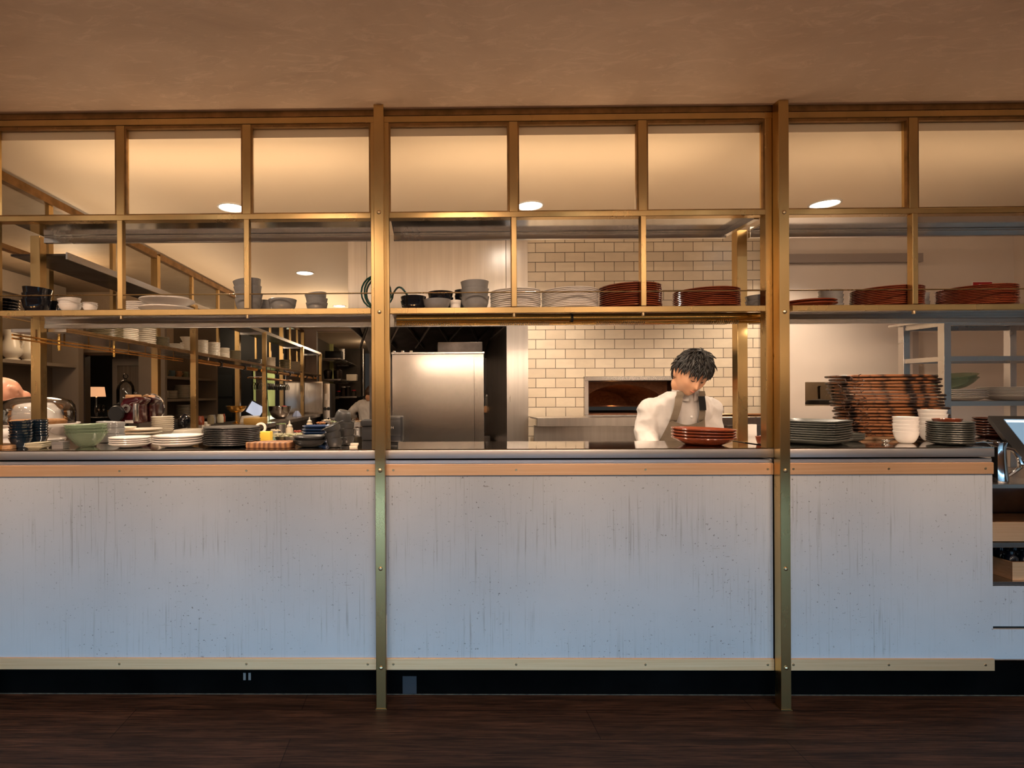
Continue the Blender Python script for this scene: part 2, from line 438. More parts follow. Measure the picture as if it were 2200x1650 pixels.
def screen(x0, x1, mull, label, ends=(1,1)):
    s = thing('brass_screen', label, 'screen', ((x0+x1)/2, .02, ZC), 0, 'brass glazed screens over the counter')
    W = .036
    ups = ([x0] if ends[0] else []) + ([x1-W] if ends[1] else [])
    for u in ups: obj('upright', B(u,u+W,.002,.042,ZC,2.527), BRASS, s, .0015, 1)
    obj('top_rail', B(x0,x1,.001,.043,2.500,2.5275), BRASS, s, .0015, 1)
    obj('header_rail', B(x0+W*ends[0],x1-W*ends[1],.001,.043,2.088,2.1115), BRASS, s, .0015, 1)
    edges = [x0+W*ends[0]] + [m for m in mull] + [x1-W*ends[1]]
    for m in mull:
        b = MB(); b.box(m-.018,m+.018,.002,.042,2.1115,2.4995); b.box(m-.0115,m+.0115,-.004,.024,ZS+.001,2.0875)
        obj('glazing_bar', b, BRASS, s, .0015, 1)
    for i in range(len(edges)-1):
        a = edges[i]+(.018 if i else 0); c = edges[i+1]-(.018 if i+1 < len(edges)-1 else 0)
        f = MB(); t = .012
        f.box(a,c,.006,.020,2.4995-t,2.4995); f.box(a,c,.006,.020,2.1115,2.1115+.006)
        f.box(a,a+t*.6,.006,.020,2.1175,2.4995-t); f.box(c-t*.6,c,.006,.020,2.1175,2.4995-t)
        for k in (.18,.5,.82): f.ball((a+(c-a)*k,.005,2.4995-t/2),.003,.003,.003,6,4)
        bd = obj('glazing_bead', f, BRASSD, s)
        obj('glass_pane', B(a,c,.022,.026,2.1115,2.4995), GLASS, s)
    obj('gallery_rail', MB().tube([(x0+W*ends[0],.002,1.766),((x0+x1)/2,.002,1.7655),(x1-W*ends[1],.002,1.766)],.0028,8), BRASS, s)
    for m in mull: obj('bar_foot', MB().cyl((m,.006,ZS-.040),(m,.006,ZS-.026),.0065), SCREW, s)
    return s
def mx_(px): return xat(px,0.0,2.0)
screen(XC+.012, XL-.003, [mx_(258),mx_(530)], 'brass framed glass screen beside the side screen corner')
screen(XL+.004, XR-.014, [mx_(1104),mx_(1382)], 'brass framed glass screen over the chef bay between posts')
screen(XR+.006, XR+1.76, [mx_(1965),mx_(1965)+.56], 'brass framed glass screen over the rattan tray stack')

# ------------------------------------------------------------------ steel shelf racks behind the screens
def rack(x0, x1, label, rear, yb=.315, sides=()):
    r = thing('shelf_rack', label, 'shelf rack', ((x0+x1)/2, .16, ZC), 0, 'steel shelf racks over the counter')
    obj('front_lip', B(x0,x1,.001,.024,ZS-.0245,ZS), BRASS, r, .001, 1)
    b = B(x0,x1,.024,yb-.02,ZS-.006,ZS-.001); obj('lower_shelf', b, STEELU, r)
    b = MB(); b.box(x0,x1,yb-.02,yb,ZS-.042,ZS-.021); b.box(x0,x1,yb-.016,yb,ZS-.0195,ZS-.0); obj('rear_edge', b, STEEL, r, .001, 1)
    obj('upper_tray', B(x0,x1,.046,yb-.02,2.110,2.118), STEELU, r)
    b = MB(); b.box(x0,x1,yb-.02,yb,2.078,2.103); b.box(x0,x1,yb-.018,yb,2.105,2.130); obj('tray_edge', b, STEEL, r, .001, 1)
    for X in rear: obj('rear_post', B(X-.024,X+.024,yb-.008,yb+.04,ZC,2.118), BRASS, r, .0015, 1)
    for X in sides: obj('side_rail', B(X-.012,X+.012,.046,yb-.021,2.084,2.1095), STEEL, r)
    return r
rpL = xat(77,.31,1.5); rpR = xat(1595,.31,1.5)
rack(XC+.050, XL-.041, 'steel shelf rack with navy bowls beside the side screen corner', [rpL])
rack(XL+.042, XR-.052, 'steel shelf rack with white and brown plates over chef bay', [rpR], sides=(XR-.06,))
rack(XR+.062, XR+1.72, 'steel shelf rack with brown plates over the rattan trays', [])

# heat lamp under the middle shelf
hy = .13; hz = zat(683,hy,.5)
h0 = xat(838,hy,hz); h1 = xat(1637,hy,hz)
hl = thing('heat_lamp', 'long gold tube heat lamp hung under the chef bay shelf', 'heat lamp', ((h0+h1)/2,hy,hz))
obj('tube', MB().cyl((h0+.03,hy,hz),(h1,hy,hz),.0185,n=24), GOLD, hl)
hz2 = hz-.026
obj('lower_tube', MB().cyl((h0+.03,hy-.01,hz2),(h1-.005,hy-.01,hz2),.0065,n=12), GOLD, hl)
for a, c in ((863,985),(1073,1178),(1278,1382),(1475,1582)):
    xa = xat(a,hy,hz); xb = xat(c,hy,hz); n_ = 26
    e = MB().tube([(xa+(xb-xa)*i/(n_*4), hy-.012+.0085*math.sin(i*PI/2), hz2+.0085*math.cos(i*PI/2)) for i in range(n_*4+1)], .0018, 5)
    obj('heating_coil', e, STEEL, hl)
xc = xat(1227,hy,hz); obj('clamp', MB().cyl((xc-.005,hy,hz-.004),(xc+.005,hy,hz-.004),.0225,n=20), BLACKM, hl)
for X in (h0+.2, h1-.2): obj('hanger', B(X-.006,X+.006,hy-.004,hy+.004,hz+.018,ZS-.0062), STEEL, hl)
cb = MB(); xe = h1
cb.tube([(xe,hy,hz),(xe+.03,hy+.01,hz+.004),(xe+.05,hy+.03,hz+.012),(xe+.075,hy+.05,hz+.010)],.003,6)
obj('cable', cb, BLACKM, hl)

# ------------------------------------------------------------------ the counter
def zf(py): return 1.33+(847-py)/500.0
panel_z = (zf(1415), zf(1022))
def counter(x0, x1, depth, label, screws, tlabel):
    c = thing('counter_section', label, 'counter', ((x0+x1)/2, depth/2, .145), 0, 'zinc fronted counter sections')
    obj('carcass', B(x0,x1,.022,depth-.03,.146,1.045), DARK, c)
    obj('front_panel', B(x0,x1,.008,.021,panel_z[0],panel_z[1]), ZINC, c)
    for nm, za, zb in (('upper_strip',zf(1022),zf(998)), ('lower_strip',zf(1440),zf(1415))):
        st = obj(nm, B(x0,x1,.001,.0195,za,zb), BRASSB, c, .001, 1)
        for px in screws:
            X = xat(px,0,(za+zb)/2)
            b = MB().lathe([(0,.002),(.0045,.0016),(.0055,0)],(0,0,0),10); b.xform(Matrix.Translation((X,.001,(za+zb)/2)) @ Matrix.Rotation(PI/2,4,'X'))
            obj('screw', b, SCREW, st)
    b = MB(); b.box(x0,x1,.010,.021,zf(996),zf(989.5)); b.box(x0,x1,.006,.021,zf(997.8),zf(996.6)); obj('steel_trim', b, STEELE, c)
    t = thing('countertop', tlabel, 'countertop', ((x0+x1)/2, depth/2, 1.054), 0, 'steel countertops')
    obj('top_sheet', B(x0,x1,.0,depth,ZC-.004,ZC), STEELM, t)
    obj('front_edge', B(x0,x1,-.002,.012,1.053,ZC-.0045), STEELE, t, .002, 2)
    obj('core', B(x0+.004,x1-.004,.0125,depth-.004,1.053,ZC-.0045), DARK, t)
counter(-2.36, XL-.0215, .70, 'counter section with scratched zinc front below the blue bowls', (256,529,790), 'steel countertop with blue bowls and charcoal plates on it')
counter(XL+.0215, XR-.0215, .36, 'counter section with scratched zinc front between the brass posts', (845,1109,1387,1650), 'steel countertop between the posts with four brown plates')
xe = xat(2137,0,.6)
counter(XR+.0215, xe, .61, 'counter section with scratched zinc front below the rattan trays', (1705,1910,2118), 'steel countertop with rattan trays and white bowls on it')
rt_ = [o for o in bpy.data.objects if o.name.startswith('countertop')][-1]
obj('return_top', B(xe+.0005,3.35,.34,.61,1.056,ZC), STEELM, rt_); obj('return_edge', B(xe+.0005,3.35,.332,.3395,1.056,ZC), STEELD, rt_)  # dark edge colour stands in for steel that gets no light
kick = struct('trim_3', B(-2.36,3.4,.07,.09,0,.1455), PLINTH, 'black recessed plinth under the counter')
struct('trim_4', B(-2.36,3.4,.0685,.0699,0,.004), M('sealant line',(.085,.07,.045),.7,0,(.012,.01,.008),30,(1,1,1)), 'thin sealant line between plinth and floor')
a = at(865,1452,.069); b_ = at(895,1494,.069)
obj('access_panel', B(a.x,b_.x,.066,.0699,.006,a.z), M('dull black panel',(.02,.02,.026),.5), kick)
for px in (523,534):
    a = at(px,1445,.069); obj('tab', B(a.x,a.x+.011,.066,.0699,a.z-.032,a.z), GREYT, kick)
# ------------------------------------------------------------------ crockery
ORD = ['','second','third','fourth','fifth','sixth','seventh','eighth','ninth','tenth','eleventh','twelfth','thirteenth','fourteenth','fifteenth','sixteenth','seventeenth','eighteenth','nineteenth']
def pos(i, n):
    if n == 1: return ''
    if i == 0: return 'lowest of'
    if i == n-1: return 'topmost of'
    if n == 3: return 'middle one of'
    k = n-1-i
    return (ORD[i]+' from bottom of') if i <= k else (ORD[k]+' from top of')
def smooth(t): return t*t*(3-2*t)
def plate_prof(R, h, tv=.004, foot=.6, flat=False):
    fr = foot*R; o = [(0,0),(fr,0)]
    for i in range(1, 7):
        t = i/6; o.append((fr+(R-fr)*t, h*(t if flat else (t**1.25))))
    inner = [(r, z+tv) for r, z in reversed(o)]
    return o[:-1] + [(R-.001,h+.0003),(R,h+tv*.5),(R-.001,h+tv-.0003)] + inner[1:]
def bowl_prof(R, H, foot=.5, th=.004, p=1., m=9, rid=0):
    o = [(0,0),(foot*R*.97,0)]
    for i in range(m+1):
        a = PI/2*i/m; t = i/m
        r = foot*R+(R-foot*R)*(p*math.sin(a)+(1-p)*t); z = H*(p*(1-math.cos(a))+(1-p)*t)
        if rid and .3 < t < 1: r *= 1-rid*(i % 2)
        if .25 < t < .93: r *= .972
        o.append((r, max(z, .0005)))
    inn = [(max(r-th, 0), max(z+th*.7, th)) for r, z in reversed(o) if r > th]
    inn = [(r, min(z, H-.0003)) for r, z in inn]
    return o + [(R-th*.5, H+.0008)] + inn + [(0, th)]
def square(k=4.5, rot=PI/4):
    return lambda a: (abs(math.cos(a-rot))**k+abs(math.sin(a-rot))**k)**(-1/k)
def stack(name, cat, mb, mat, n, loc, pitch, what, where, group, jit=.0015, tilt=None, rz=0, bev=0):
    me = mb.mesh(name, bev)
    for k in (mat if isinstance(mat, (list, tuple)) else [mat]): me.materials.append(k)
    o0 = None; out = []
    for i in range(n):
        if o0 is None: o = o0 = bpy.data.objects.new(name, me)
        else: o = o0.copy()
        COL.objects.link(o)
        tx, ty = (tilt(i) if tilt else (0, 0))
        o.location = (loc[0]+random.uniform(-jit,jit), loc[1]+random.uniform(-jit,jit), loc[2]+.0006+pitch*i)
        o.rotation_euler = (tx, ty, rz+random.uniform(-.03,.03)*(1 if jit else 0))
        tag(o, (f'{what}, {pos(i,n)} {where}' if n > 1 else f'{what} {where}'), cat, group if n > 1 else None)
        out.append(o)
    return out
G_SH = 'crockery stacked on the overhead shelf'; G_CT = 'crockery stacked on the counter'
def plates(px0, px1, n, Y, Z, top, mat, what, where, group, h=.011, foot=.6, zoff=0, name='plate', tv=None, sq=None, jit=.0015, flute=0, rz=0, hpx=None, **kw):
    X, R = disc(px0, px1, Y, Z)
    H = zat(top, Y, X)-Z-zoff
    p = max((H-h)/max(n-.6, .4), .0035) if n > 1 else .01
    tv = tv or min(.0055, p*.58)
    mb = MB().lathe(plate_prof(R, h, tv, foot), n=4*9 if sq else 40, shape=sq, flute=flute)
    return stack(name, 'plate', mb, mat, n, (X,Y,Z+zoff), p, what, where, group, jit, rz=rz, **kw)
def bowls(px0, px1, n, Y, Z, hb, pitch, mat, what, where, group, foot=.5, p=1., th=.0026, zoff=0, tilt=None, rid=.013, name='bowl', flute=0, sy=1, nseg=36, jit=.0015):
    X, R = disc(px0, px1, Y, Z)
    mb = MB().lathe(bowl_prof(R, hb, foot, th, p, rid=rid), n=nseg, flute=flute, sy=sy)
    return stack(name, 'bowl', mb, mat, n, (X,Y,Z+zoff), pitch, what, where, group, jit, tilt)

# ---- overhead shelf, bay beside the corner
plates(-30,45,5,.14,ZS,644,BLACKG,'black plate','stack left of the navy bowls',G_SH)
bowls(45,113,3,.09,ZS,.058,.027,BLACKG,'navy black ribbed bowl','stack in front of corner post',G_SH,tilt=lambda i:(0,.07*(i==2)))
bowls(98,158,2,.22,ZS,.05,.02,BLACKG,'shallow black bowl','stack behind the tilted white bowls',G_SH,rid=0)
bowls(123,178,3,.075,ZS,.034,.013,WHITE,'small white bowl','tilted stack beside navy bowls on shelf',G_SH,foot=.4,p=.7,rid=0,tilt=lambda i:((0,0),(0,.06),(.02,-.10))[i])
bowls(176,211,3,.075,ZS,.024,.009,WHITE,'tiny white bowl','stack right of the tilted white bowls',G_SH,foot=.4,p=.6,rid=0)
plates(262,330,7,.235,ZS,652,WHITE,'small white plate','stack left of the white platters',G_SH,h=.009)
pl_ = plates(297,421,2,.145,ZS,640,WHITE,'big white platter','pair right of the first glazing bar',G_SH,h=.022,foot=.55,name='platter')
X, R = disc(347,408,.16,ZS)
tag(obj('plate', MB().lathe(plate_prof(R,.008,.004), (X,.16,pl_[1].location.z+.027)), WHITE), 'small white plate lying on the two white platters','plate')
TG = lambda *t: (lambda i: t[min(i, len(t)-1)])
bowls(504,566,4,.10,ZS,.056,.0285,GREYB,'grey ridged bowl','leaning stack beside second glazing bar',G_SH,foot=.55,tilt=TG((0,0),(0,.02),(.02,-.06),(.02,-.13)))
bowls(548,588,2,.235,ZS,.048,.026,GREYB,'grey bowl','stack behind leaning grey ridged stack',G_SH,foot=.55)
bowls(576,638,1,.10,ZS,.054,.03,GREYB,'grey ridged bowl','alone right of the leaning grey stack',G_SH,foot=.55)
bowls(657,705,3,.11,ZS,.040,.021,GREYB,'rough grey brown bowl','small tilted stack near the green cable',G_SH,foot=.5,rid=.01,tilt=TG((0,0),(.03,.03),(.0,-.12)))
# green cable coil
CAB = M('green cable', (.006,.055,.045), .4)
X0 = xat(806,.19,1.78); zc = zat(628,.19,X0)
pts = []
for k in range(3*20+1):
    a = 2*PI*k/20; j = k/20
    pts.append((X0+(.062+.006*math.sin(j*2.3))*math.cos(a)+.006*j, .19+.004*math.sin(a*1.3)+.011*j, zc+(.079-.004*j)*math.sin(a)))
for k in range(14):
    t = k/13; pts.append((X0+.075+.11*t, .215-.10*math.sin(t*PI), zc-.02+.03*math.sin(t*PI*1.5)))
tag(obj('cable', MB().tube(pts,.0045,6), CAB), 'green cable coiled on the shelf behind the brass post', 'cable')
# ---- overhead shelf, chef bay
bowls(861,916,2,.10,ZS,.043,.020,BLACKG,'black glazed bowl','low stack beside the green cable',G_SH,foot=.6)
bowls(908,968,1,.075,ZS,.044,.02,GREYB,'grey wide bowl','in front of the black bowl stack',G_SH,foot=.55)
bowls(919,974,3,.215,ZS,.052,.026,BLACKG,'black glazed bowl','stack behind the grey wide bowl',G_SH,foot=.6)
bowls(977,1012,4,.25,ZS,.046,.0245,BLACKG,'narrow black bowl','stack behind three grey ridged bowls',G_SH,foot=.6)
X, R = disc(966,991,.09,ZS)
tag(obj('cup', MB().lathe(bowl_prof(R,.044,.75,.003,.6)), WHITE), 'plain white cup between grey bowls on the shelf','cup').location = (X,.09,ZS+.0006)
bowls(990,1051,3,.085,ZS,.058,.0335,GREYB,'grey ridged bowl','stack beside first white plate stack',G_SH,foot=.6)
plates(1053,1161,10,.145,ZS,628,WHITE,'white dinner plate','stack under the third glazing bar',G_SH)
plates(1163,1285,12,.155,ZS,627,WHITE,'white dinner plate','stack beside the brown plates',G_SH)
plates(1285,1421,11,.16,ZS,619,BROWN,'brown glazed plate','stack next to white plates',G_SH,h=.012)
plates(1443,1589,10,.16,ZS,628,BROWN,'brown glazed plate','stack next to chef bay grey bowls',G_SH,h=.012)
bowls(1600,1662,2,.11,ZS,.036,.022,GREYB,'small grey bowl','pair touching the post by the chef',G_SH,foot=.5)
# ---- overhead shelf, bay over the rattan trays
plates(1672,1798,2,.13,ZS,649,BROWN,'brown glazed plate','pair beside post over rattan trays',G_SH,h=.016)
bowls(1757,1813,4,.235,ZS,.040,.021,GREYB,'small grey bowl','stack behind the pair of brown plates',G_SH,foot=.55,rid=.01)
plates(1822,1984,11,.16,ZS,624,BROWN,'brown glazed plate','tall stack left of the last glazing bar',G_SH,h=.012)
bowls(1966,1998,4,.272,ZS,.036,.02,GREYB,'tiny grey bowl','stack behind the last glazing bar',G_SH,rid=0)
plates(2006,2186,12,.16,ZS,622,BROWN,'brown glazed plate','stack below the red fire sign',G_SH,h=.012)

# ---- counter, bay beside the corner
Z = ZC
a = xat(-60,.07,Z); b_ = xat(30,.07,Z)
tag(obj('serving_board', MB().prism([(a,.03),(b_-.03,.03),(b_,.05),(b_-.005,.09),(b_-.04,.15),(a,.19)],Z+.0005,Z+.018), WOODT, bev=.003), 'tan wooden board corner beside the blue fluted bowls','board')
for (p0,p1,yy,wh) in ((17,73,.12,'front stack beside tan wooden board'),(52,106,.235,'rear stack behind the square dishes')):
    bowls(p0,p1,7,yy,Z,.046,.0125,NAVY,'dark blue fluted bowl',wh,G_CT,foot=.5,p=.25,rid=0,flute=.012,nseg=48,th=.003,tilt=lambda i:(random.uniform(-.01,.01),random.uniform(-.012,.012)))
sqp = lambda R,h: MB().lathe(plate_prof(R,h,.004,.62), n=36, shape=square(7,0))
X, R = disc(58,107,.085,Z)
stack('dish','dish',sqp(R*.97,.011),BEIGE,3,(X,.085,Z),.0065,'square beige dish','stack in front of blue bowls',G_CT,.001,TG((0,0),(0,0),(.0,-.05)))
for k,(p0,p1,n,yy,wh) in enumerate(((106,136,2,.17,'stack behind the front tins'),(114,147,2,.075,'pair beside the green glass bowls'))):
    X, R = disc(p0,p1,yy,Z)
    stack('tin','tin',MB().lathe(bowl_prof(R,.018,.9,.0015,.2,rid=0),n=36,shape=square(9,0)),GREYT,n,(X,yy,Z),.0135,'small grey metal tin',wh,G_CT,.001)
bowls(137,236,4,.17,Z,.066,.0125,GLASSG,'pale green glass bowl','nested stack left of the white plates',G_CT,foot=.35,p=.35,rid=0,th=.0026,tilt=TG((0,0),(0,-.012),(0,-.022),(0,-.03)),nseg=44)
bowls(205,271,3,.40,Z,.042,.030,GREYB,'grey glazed bowl','stack behind the green glass bowls',G_CT,foot=.7,rid=.01,tilt=TG((0,0),(0,.02),(0,.05)))
plates(232,328,4,.13,Z,939,WHITE,'deep white plate','stack beside the green glass bowls',G_CT,h=.017,foot=.45)
plates(327,440,4,.15,Z,935,WHITE,'wide white plate','stack beside the charcoal plates',G_CT,h=.018,foot=.45)
plates(436,561,10,.20,Z,917,SLATE,'charcoal plate','tall stack beside the striped wooden board',G_CT,h=.009,foot=.6)
a = xat(533,.12,Z); b_ = xat(633,.12,Z)
out = [(a+.012,.055),(b_-.02,.045),(b_,.065),(b_+.004,.12),(b_-.02,.175),(a+.08,.165),(a+.02,.12),(a,.085)]
tag(obj('cutting_board', MB().prism(out,Z+.0005,Z+.026), WOODB, bev=.005, seg=3), 'thick striped wooden cutting board beside charcoal plates','cutting board')
a = at(557,927,.42); b_ = at(583,949,.42)
tag(obj('container', B(a.x,b_.x,.40,.45,Z+.0005,a.z), M('yellow plastic',(.72,.47,.05),.45), bev=.004), 'yellow plastic box behind the striped wooden board','container')
tag(obj('tape_roll', MB().lathe([(.018,0),(.028,0),(.028,.014),(.018,.014),(.018,0)],n=20).xform(Matrix.Translation((a.x-.005,.47,1.16))@Matrix.Rotation(PI/2,4,'X')), WHITE), 'small white roll by the yellow plastic box','roll')
bowls(628,703,2,.125,Z,.033,.0155,SLATE,'wide charcoal bowl','pair beside the striped wooden board',G_CT,foot=.45,p=.6,rid=0)
X, R = disc(652,708,.30,Z)
stack('plate','plate',MB().lathe(plate_prof(R,.010,.0045,.75),n=36,shape=square(6,0)),[BLUE],6,(X,.30,Z+.0),.0145,'square blue plate','stack behind the charcoal bowls',G_CT,.001)
def eared(R, H):
    m = MB(); m.lathe(bowl_prof(R,H,.6,.0035,1,rid=0),n=32)
    for s in (-1,1):
        m.grid(lambda u,v: V((s*(R*.93+.022*v),(u-.5)*.034*(1-.35*v),H-.003+.006*v*(1-v)*2)),5,4)
        m.grid(lambda u,v: V((s*(R*.93+.022*v),(u-.5)*.034*(1-.35*v),H-.007+.006*v*(1-v)*2)),5,4)
    return m
X1, R1 = disc(702,738,.10,Z)
stack('eared_bowl','bowl',eared(R1,.042),SLATE,3,(X1,.10,Z),.030,'charcoal eared bowl','tilted stack beside white packets',G_CT,.002,TG((0,0),(.05,-.28),(.1,-.42)))
X2, R2 = disc(724,762,.21,Z)
stack('eared_bowl','bowl',eared(R2,.044),SLATE,3,(X2,.21,Z),.030,'charcoal eared bowl','upright stack behind the tilted eared bowls',G_CT,.001)
o = tag(obj('eared_bowl', eared(R2,.05), SLATE, local=True),'charcoal eared bowl upside down on the upright stack','bowl'); o.location=(X2-.006,.21,Z+.16); o.rotation_euler=(PI+.25,.15,.4)
a = xat(752,.07,Z)
for k,(dx,dz) in enumerate(((0,0),(.004,.0105))):
    tag(obj('packet', B(a+dx,a+.034+dx,.05,.08,Z+.0005+dz,Z+.0105+dz), WHITE2, bev=.001), ('lower' if k==0 else 'upper')+' white paper packet beside the charcoal eared bowls','packet')
a = at(777,903,.44); b_ = at(799,960,.44)
bx = thing('bin_box','black fabric covered box behind the brass post','box',((a.x+b_.x)/2+.03,.47,Z))
obj('body', B(a.x,b_.x+.09,.44,.55,Z+.0005,a.z-.03), BLACKF, bx, .008)
obj('lid', MB().prism([(a.x-.004,.43),(b_.x+.1,.43),(b_.x+.1,.56),(a.x-.004,.56)],a.z-.0295,a.z), BLACKF, bx, .006)
# receipt printer with partly hidden lettering
a = at(800,895,.10); b_ = at(866,958,.10)
pr = thing('receipt_printer','black receipt printer standing half hidden behind the brass post','printer',((a.x+b_.x)/2,.16,Z))
obj('body', MB().prism([(a.x,.10),(b_.x-.008,.10),(b_.x,.112),(b_.x,.20),(a.x,.20)],Z+.022,a.z), BLACKM, pr, .005)
obj('foot', B(a.x+.02,b_.x-.025,.12,.19,Z+.0005,Z+.0218), BLACKM, pr, .003)
obj('front_cover', B(a.x+.006,b_.x-.010,.095,.0998,Z+.05,a.z-.018), M('satin black plastic',(.016,.016,.017),.5), pr, .002)
fc = bpy.data.curves.new('lettering','FONT'); fc.body = 'EPSON'; fc.size = .0145; fc.align_x = 'RIGHT'; fc.extrude = .0004
fo = bpy.data.objects.new('lettering', fc); COL.objects.link(fo); fo.parent = pr
fo.location = V((xat(846,.095,1.2),.0945,zat(921,.095,-.15)))-wloc(pr); fo.rotation_euler = (PI/2,0,0)
bpy.context.view_layer.update(); lm_ = bpy.data.meshes.new_from_object(fo.evaluated_get(bpy.context.evaluated_depsgraph_get()))
lm_.materials.clear(); lm_.materials.append(M('printer lettering',(.62,.6,.58),.5))
lo_ = bpy.data.objects.new('brand_lettering', lm_); COL.objects.link(lo_); lo_.parent = pr; lo_.location = fo.location; lo_.rotation_euler = fo.rotation_euler
bpy.data.objects.remove(fo)
# ---- counter, chef bay
X, R = disc(1443,1584,.16,Z)
stack('platter','plate',MB().lathe(plate_prof(R,.030,.0065,.55),n=44),BROWN,4,(X,.17,Z),.0125,'big brown glazed platter','stack in front of the chef',G_CT,.002,TG((0,0),(0,.01),(0,.02),(0,.025)))
X, R = disc(1622,1664,.20,Z)
tag(obj('small_dish', MB().lathe(bowl_prof(R,.032,.75,.004,.5),(X,.20,Z+.0005)), BROWN), 'small brown dish on the counter against the post','dish')
# ---- counter, rattan bay
X, R = disc(1672,1823,.20,Z)
stack('plate','plate',MB().lathe(plate_prof(R*.98,.018,.0058,.7),n=36,shape=square(14,0)),SLATEG,9,(X,.22,Z),.0105,'square dark green plate','tall stack beside the brass post',G_CT,.002,rz=.62)
X, R = disc(1776,1862,.30,Z)
stack('plate','plate',MB().lathe(plate_prof(R*.9,.014,.0055,.7),n=36,shape=square(14,0)),SLATEG,3,(X,.33,Z),.0095,'small square dark green plate','low stack in front of rattan trays',G_CT,.001,rz=.1)
bowls(1917,1976,5,.19,Z,.055,.0165,WHITE,'white rice bowl','front stack beside rimmed charcoal plates',G_CT,foot=.42,p=.8,rid=0)
bowls(1971,2037,6,.27,Z,.055,.019,WHITE,'white rice bowl','rear stack behind the rimmed charcoal plates',G_CT,foot=.42,p=.8,rid=0)
pp = plates(1988,2094,10,.135,Z,906,SLATEG,'rimmed charcoal plate','stack under the small brown dish',G_CT,h=.010)
zt = pp[-1].location.z+.0065
X, R = disc(2000,2069,.135,zt)
tag(obj('small_dish', MB().lathe(bowl_prof(R,.020,.8,.004,.4),(X,.135,zt)), BROWN), 'small brown dish on top of the rimmed charcoal plates','dish')
# rattan trays
m0 = at(1905,945,.485); W2 = .265
def tray_mesh(seed):
    rr = random.Random(seed); ol = []
    base = [(-W2,-.03),(-W2+.02,-.085),(-.15,-.105),(-.10,-.125),(0,-.14),(.12,-.135),(.21,-.10),(W2-.012,-.045),(W2,.02),(.23,.09),(.12,.135),(-.02,.145),(-.16,.12),(-W2+.03,.07)]
    n = len(base)
    for i in range(n):
        for t in (0,.5):
            p = V(base[i]).lerp(V(base[(i+1)%n]),t); ol.append((p.x+rr.uniform(-.003,.003),p.y+rr.uniform(-.003,.003)))
    m = MB(); rings = []
    for k,(s,z) in enumerate(((.965,.0),(.995,.004),(.995,.009),(.97,.0125))):
        rings.append([(x*s,y*s,z+.0012*math.sin(9*x+seed)) for x,y in ol])
    return m.loft(rings)
def tie_mesh(seed):
    rr = random.Random(seed); m = MB()
    for k in range(3):
        p = V((-W2-.001+.028*k,-.066-.022*k,.006)); pts = [p.copy()]
        for j in range(4):
            p = p+V((rr.uniform(-.016,.004),rr.uniform(-.016,-.005),rr.uniform(-.010,.007) if j else 0)); pts.append(p.copy())
        m.tube(pts,.0017,5)
    return m
NT = 19; pit = .0163
tm = [tray_mesh(s).mesh('rattan_tray') for s in range(4)]; km = [tie_mesh(s+40).mesh('cord_tie') for s in range(5)]
for x in tm: x.materials.append(RATTAN)
for x in km: x.materials.append(CORDM)
for i in range(NT):
    o = bpy.data.objects.new('rattan_tray', tm[i % 4]); COL.objects.link(o)
    t = i/(NT-1)
    o.location = (m0.x+.034-.062*t+random.uniform(-.009,.009), .485+random.uniform(-.004,.004), Z+.0158+pit*i)
    o.rotation_euler = (0, .004*t, random.uniform(-.03,.03))
    tag(o, f'woven rattan tray with dark cord ties, {pos(i,NT)} the tall tray stack', 'tray', 'rattan trays stacked on the counter')
    c = bpy.data.objects.new('cord_tie', km[i % 5]); COL.objects.link(c); c.parent = o
tag(obj('leather_mat', MB().prism([(m0.x-.24,.35),(m0.x+.24,.36),(m0.x+.26,.60),(m0.x-.20,.60)],Z+.0005,Z+.0145), LEATHER, bev=.004), 'tan leather mat lying under the rattan tray stack','mat')
# ladle and spoons
a = at(1893,948,.24)
ld = thing('ladle','small chrome ladle lying in front of rattan trays','ladle',(a.x,.24,Z))
obj('bowl', MB().lathe(bowl_prof(.017,.012,.4,.0015,1),(a.x,.215,Z+.001),n=18), CHROME, ld)
obj('handle', MB().tube([(a.x+.015,.215,Z+.012),(a.x+.05,.235,Z+.016),(a.x+.13,.245,Z+.008)],.003,6), CHROME, ld)
for k in range(3):
    a = at(2098+9*k,954,.10+.04*k)
    sp = thing('spoon',('shiny spoon lying nearest the counter edge by the jug','shiny spoon lying in the middle of three by the jug','shiny spoon lying furthest back beside the jug')[k],'spoon',(a.x,.10+.04*k,Z),0,'spoons beside the jug')
    obj('bowl', MB().ball((a.x-.05,.10+.04*k,Z+.006),.022,.014,.0055,12,6), CHROME, sp)
    obj('handle', MB().tube([(a.x-.03,.10+.04*k,Z+.007),(a.x+.02,.10+.045*k,Z+.013),(a.x+.07,.10+.05*k,Z+.009)],.0028,6), CHROME, sp)

# ------------------------------------------------------------------ side unit past the end of the counter
SU = .10; sx0 = xe+.012; sx1 = sx0+.9
def zs(py): return zat(py,SU,2.55)
su = thing('side_unit','zinc and steel side unit with open shelves past the counter end','side unit',((sx0+sx1)/2,.35,.145))
obj('lower_drawer', B(sx0+.008,sx1,SU,SU+.018,zs(1441),zs(1352)), ZINC, su, .001,1)
obj('upper_drawer', B(sx0+.008,sx1,SU,SU+.018,zs(1346),zs(1259)), ZINC, su, .001,1)
obj('carcass', B(sx0,sx1,SU+.02,.62,zs(1441),zs(1259)), DARK, su)
obj('middle_shelf', B(sx0,sx1,SU-.004,.62,zs(1256),zs(1249)), STEEL, su, .001,1)
obj('upper_shelf', B(sx0,sx1,SU-.004,.62,zs(1176),zs(1165)), STEEL, su, .001,1)
obj('top_shelf', B(sx0,sx1,SU-.004,.62,zs(1049),zs(1040)), STEEL, su, .001,1)
obj('back_panel', B(sx0,sx1,.621,.64,zs(1441),zs(1040)), STEELD, su)
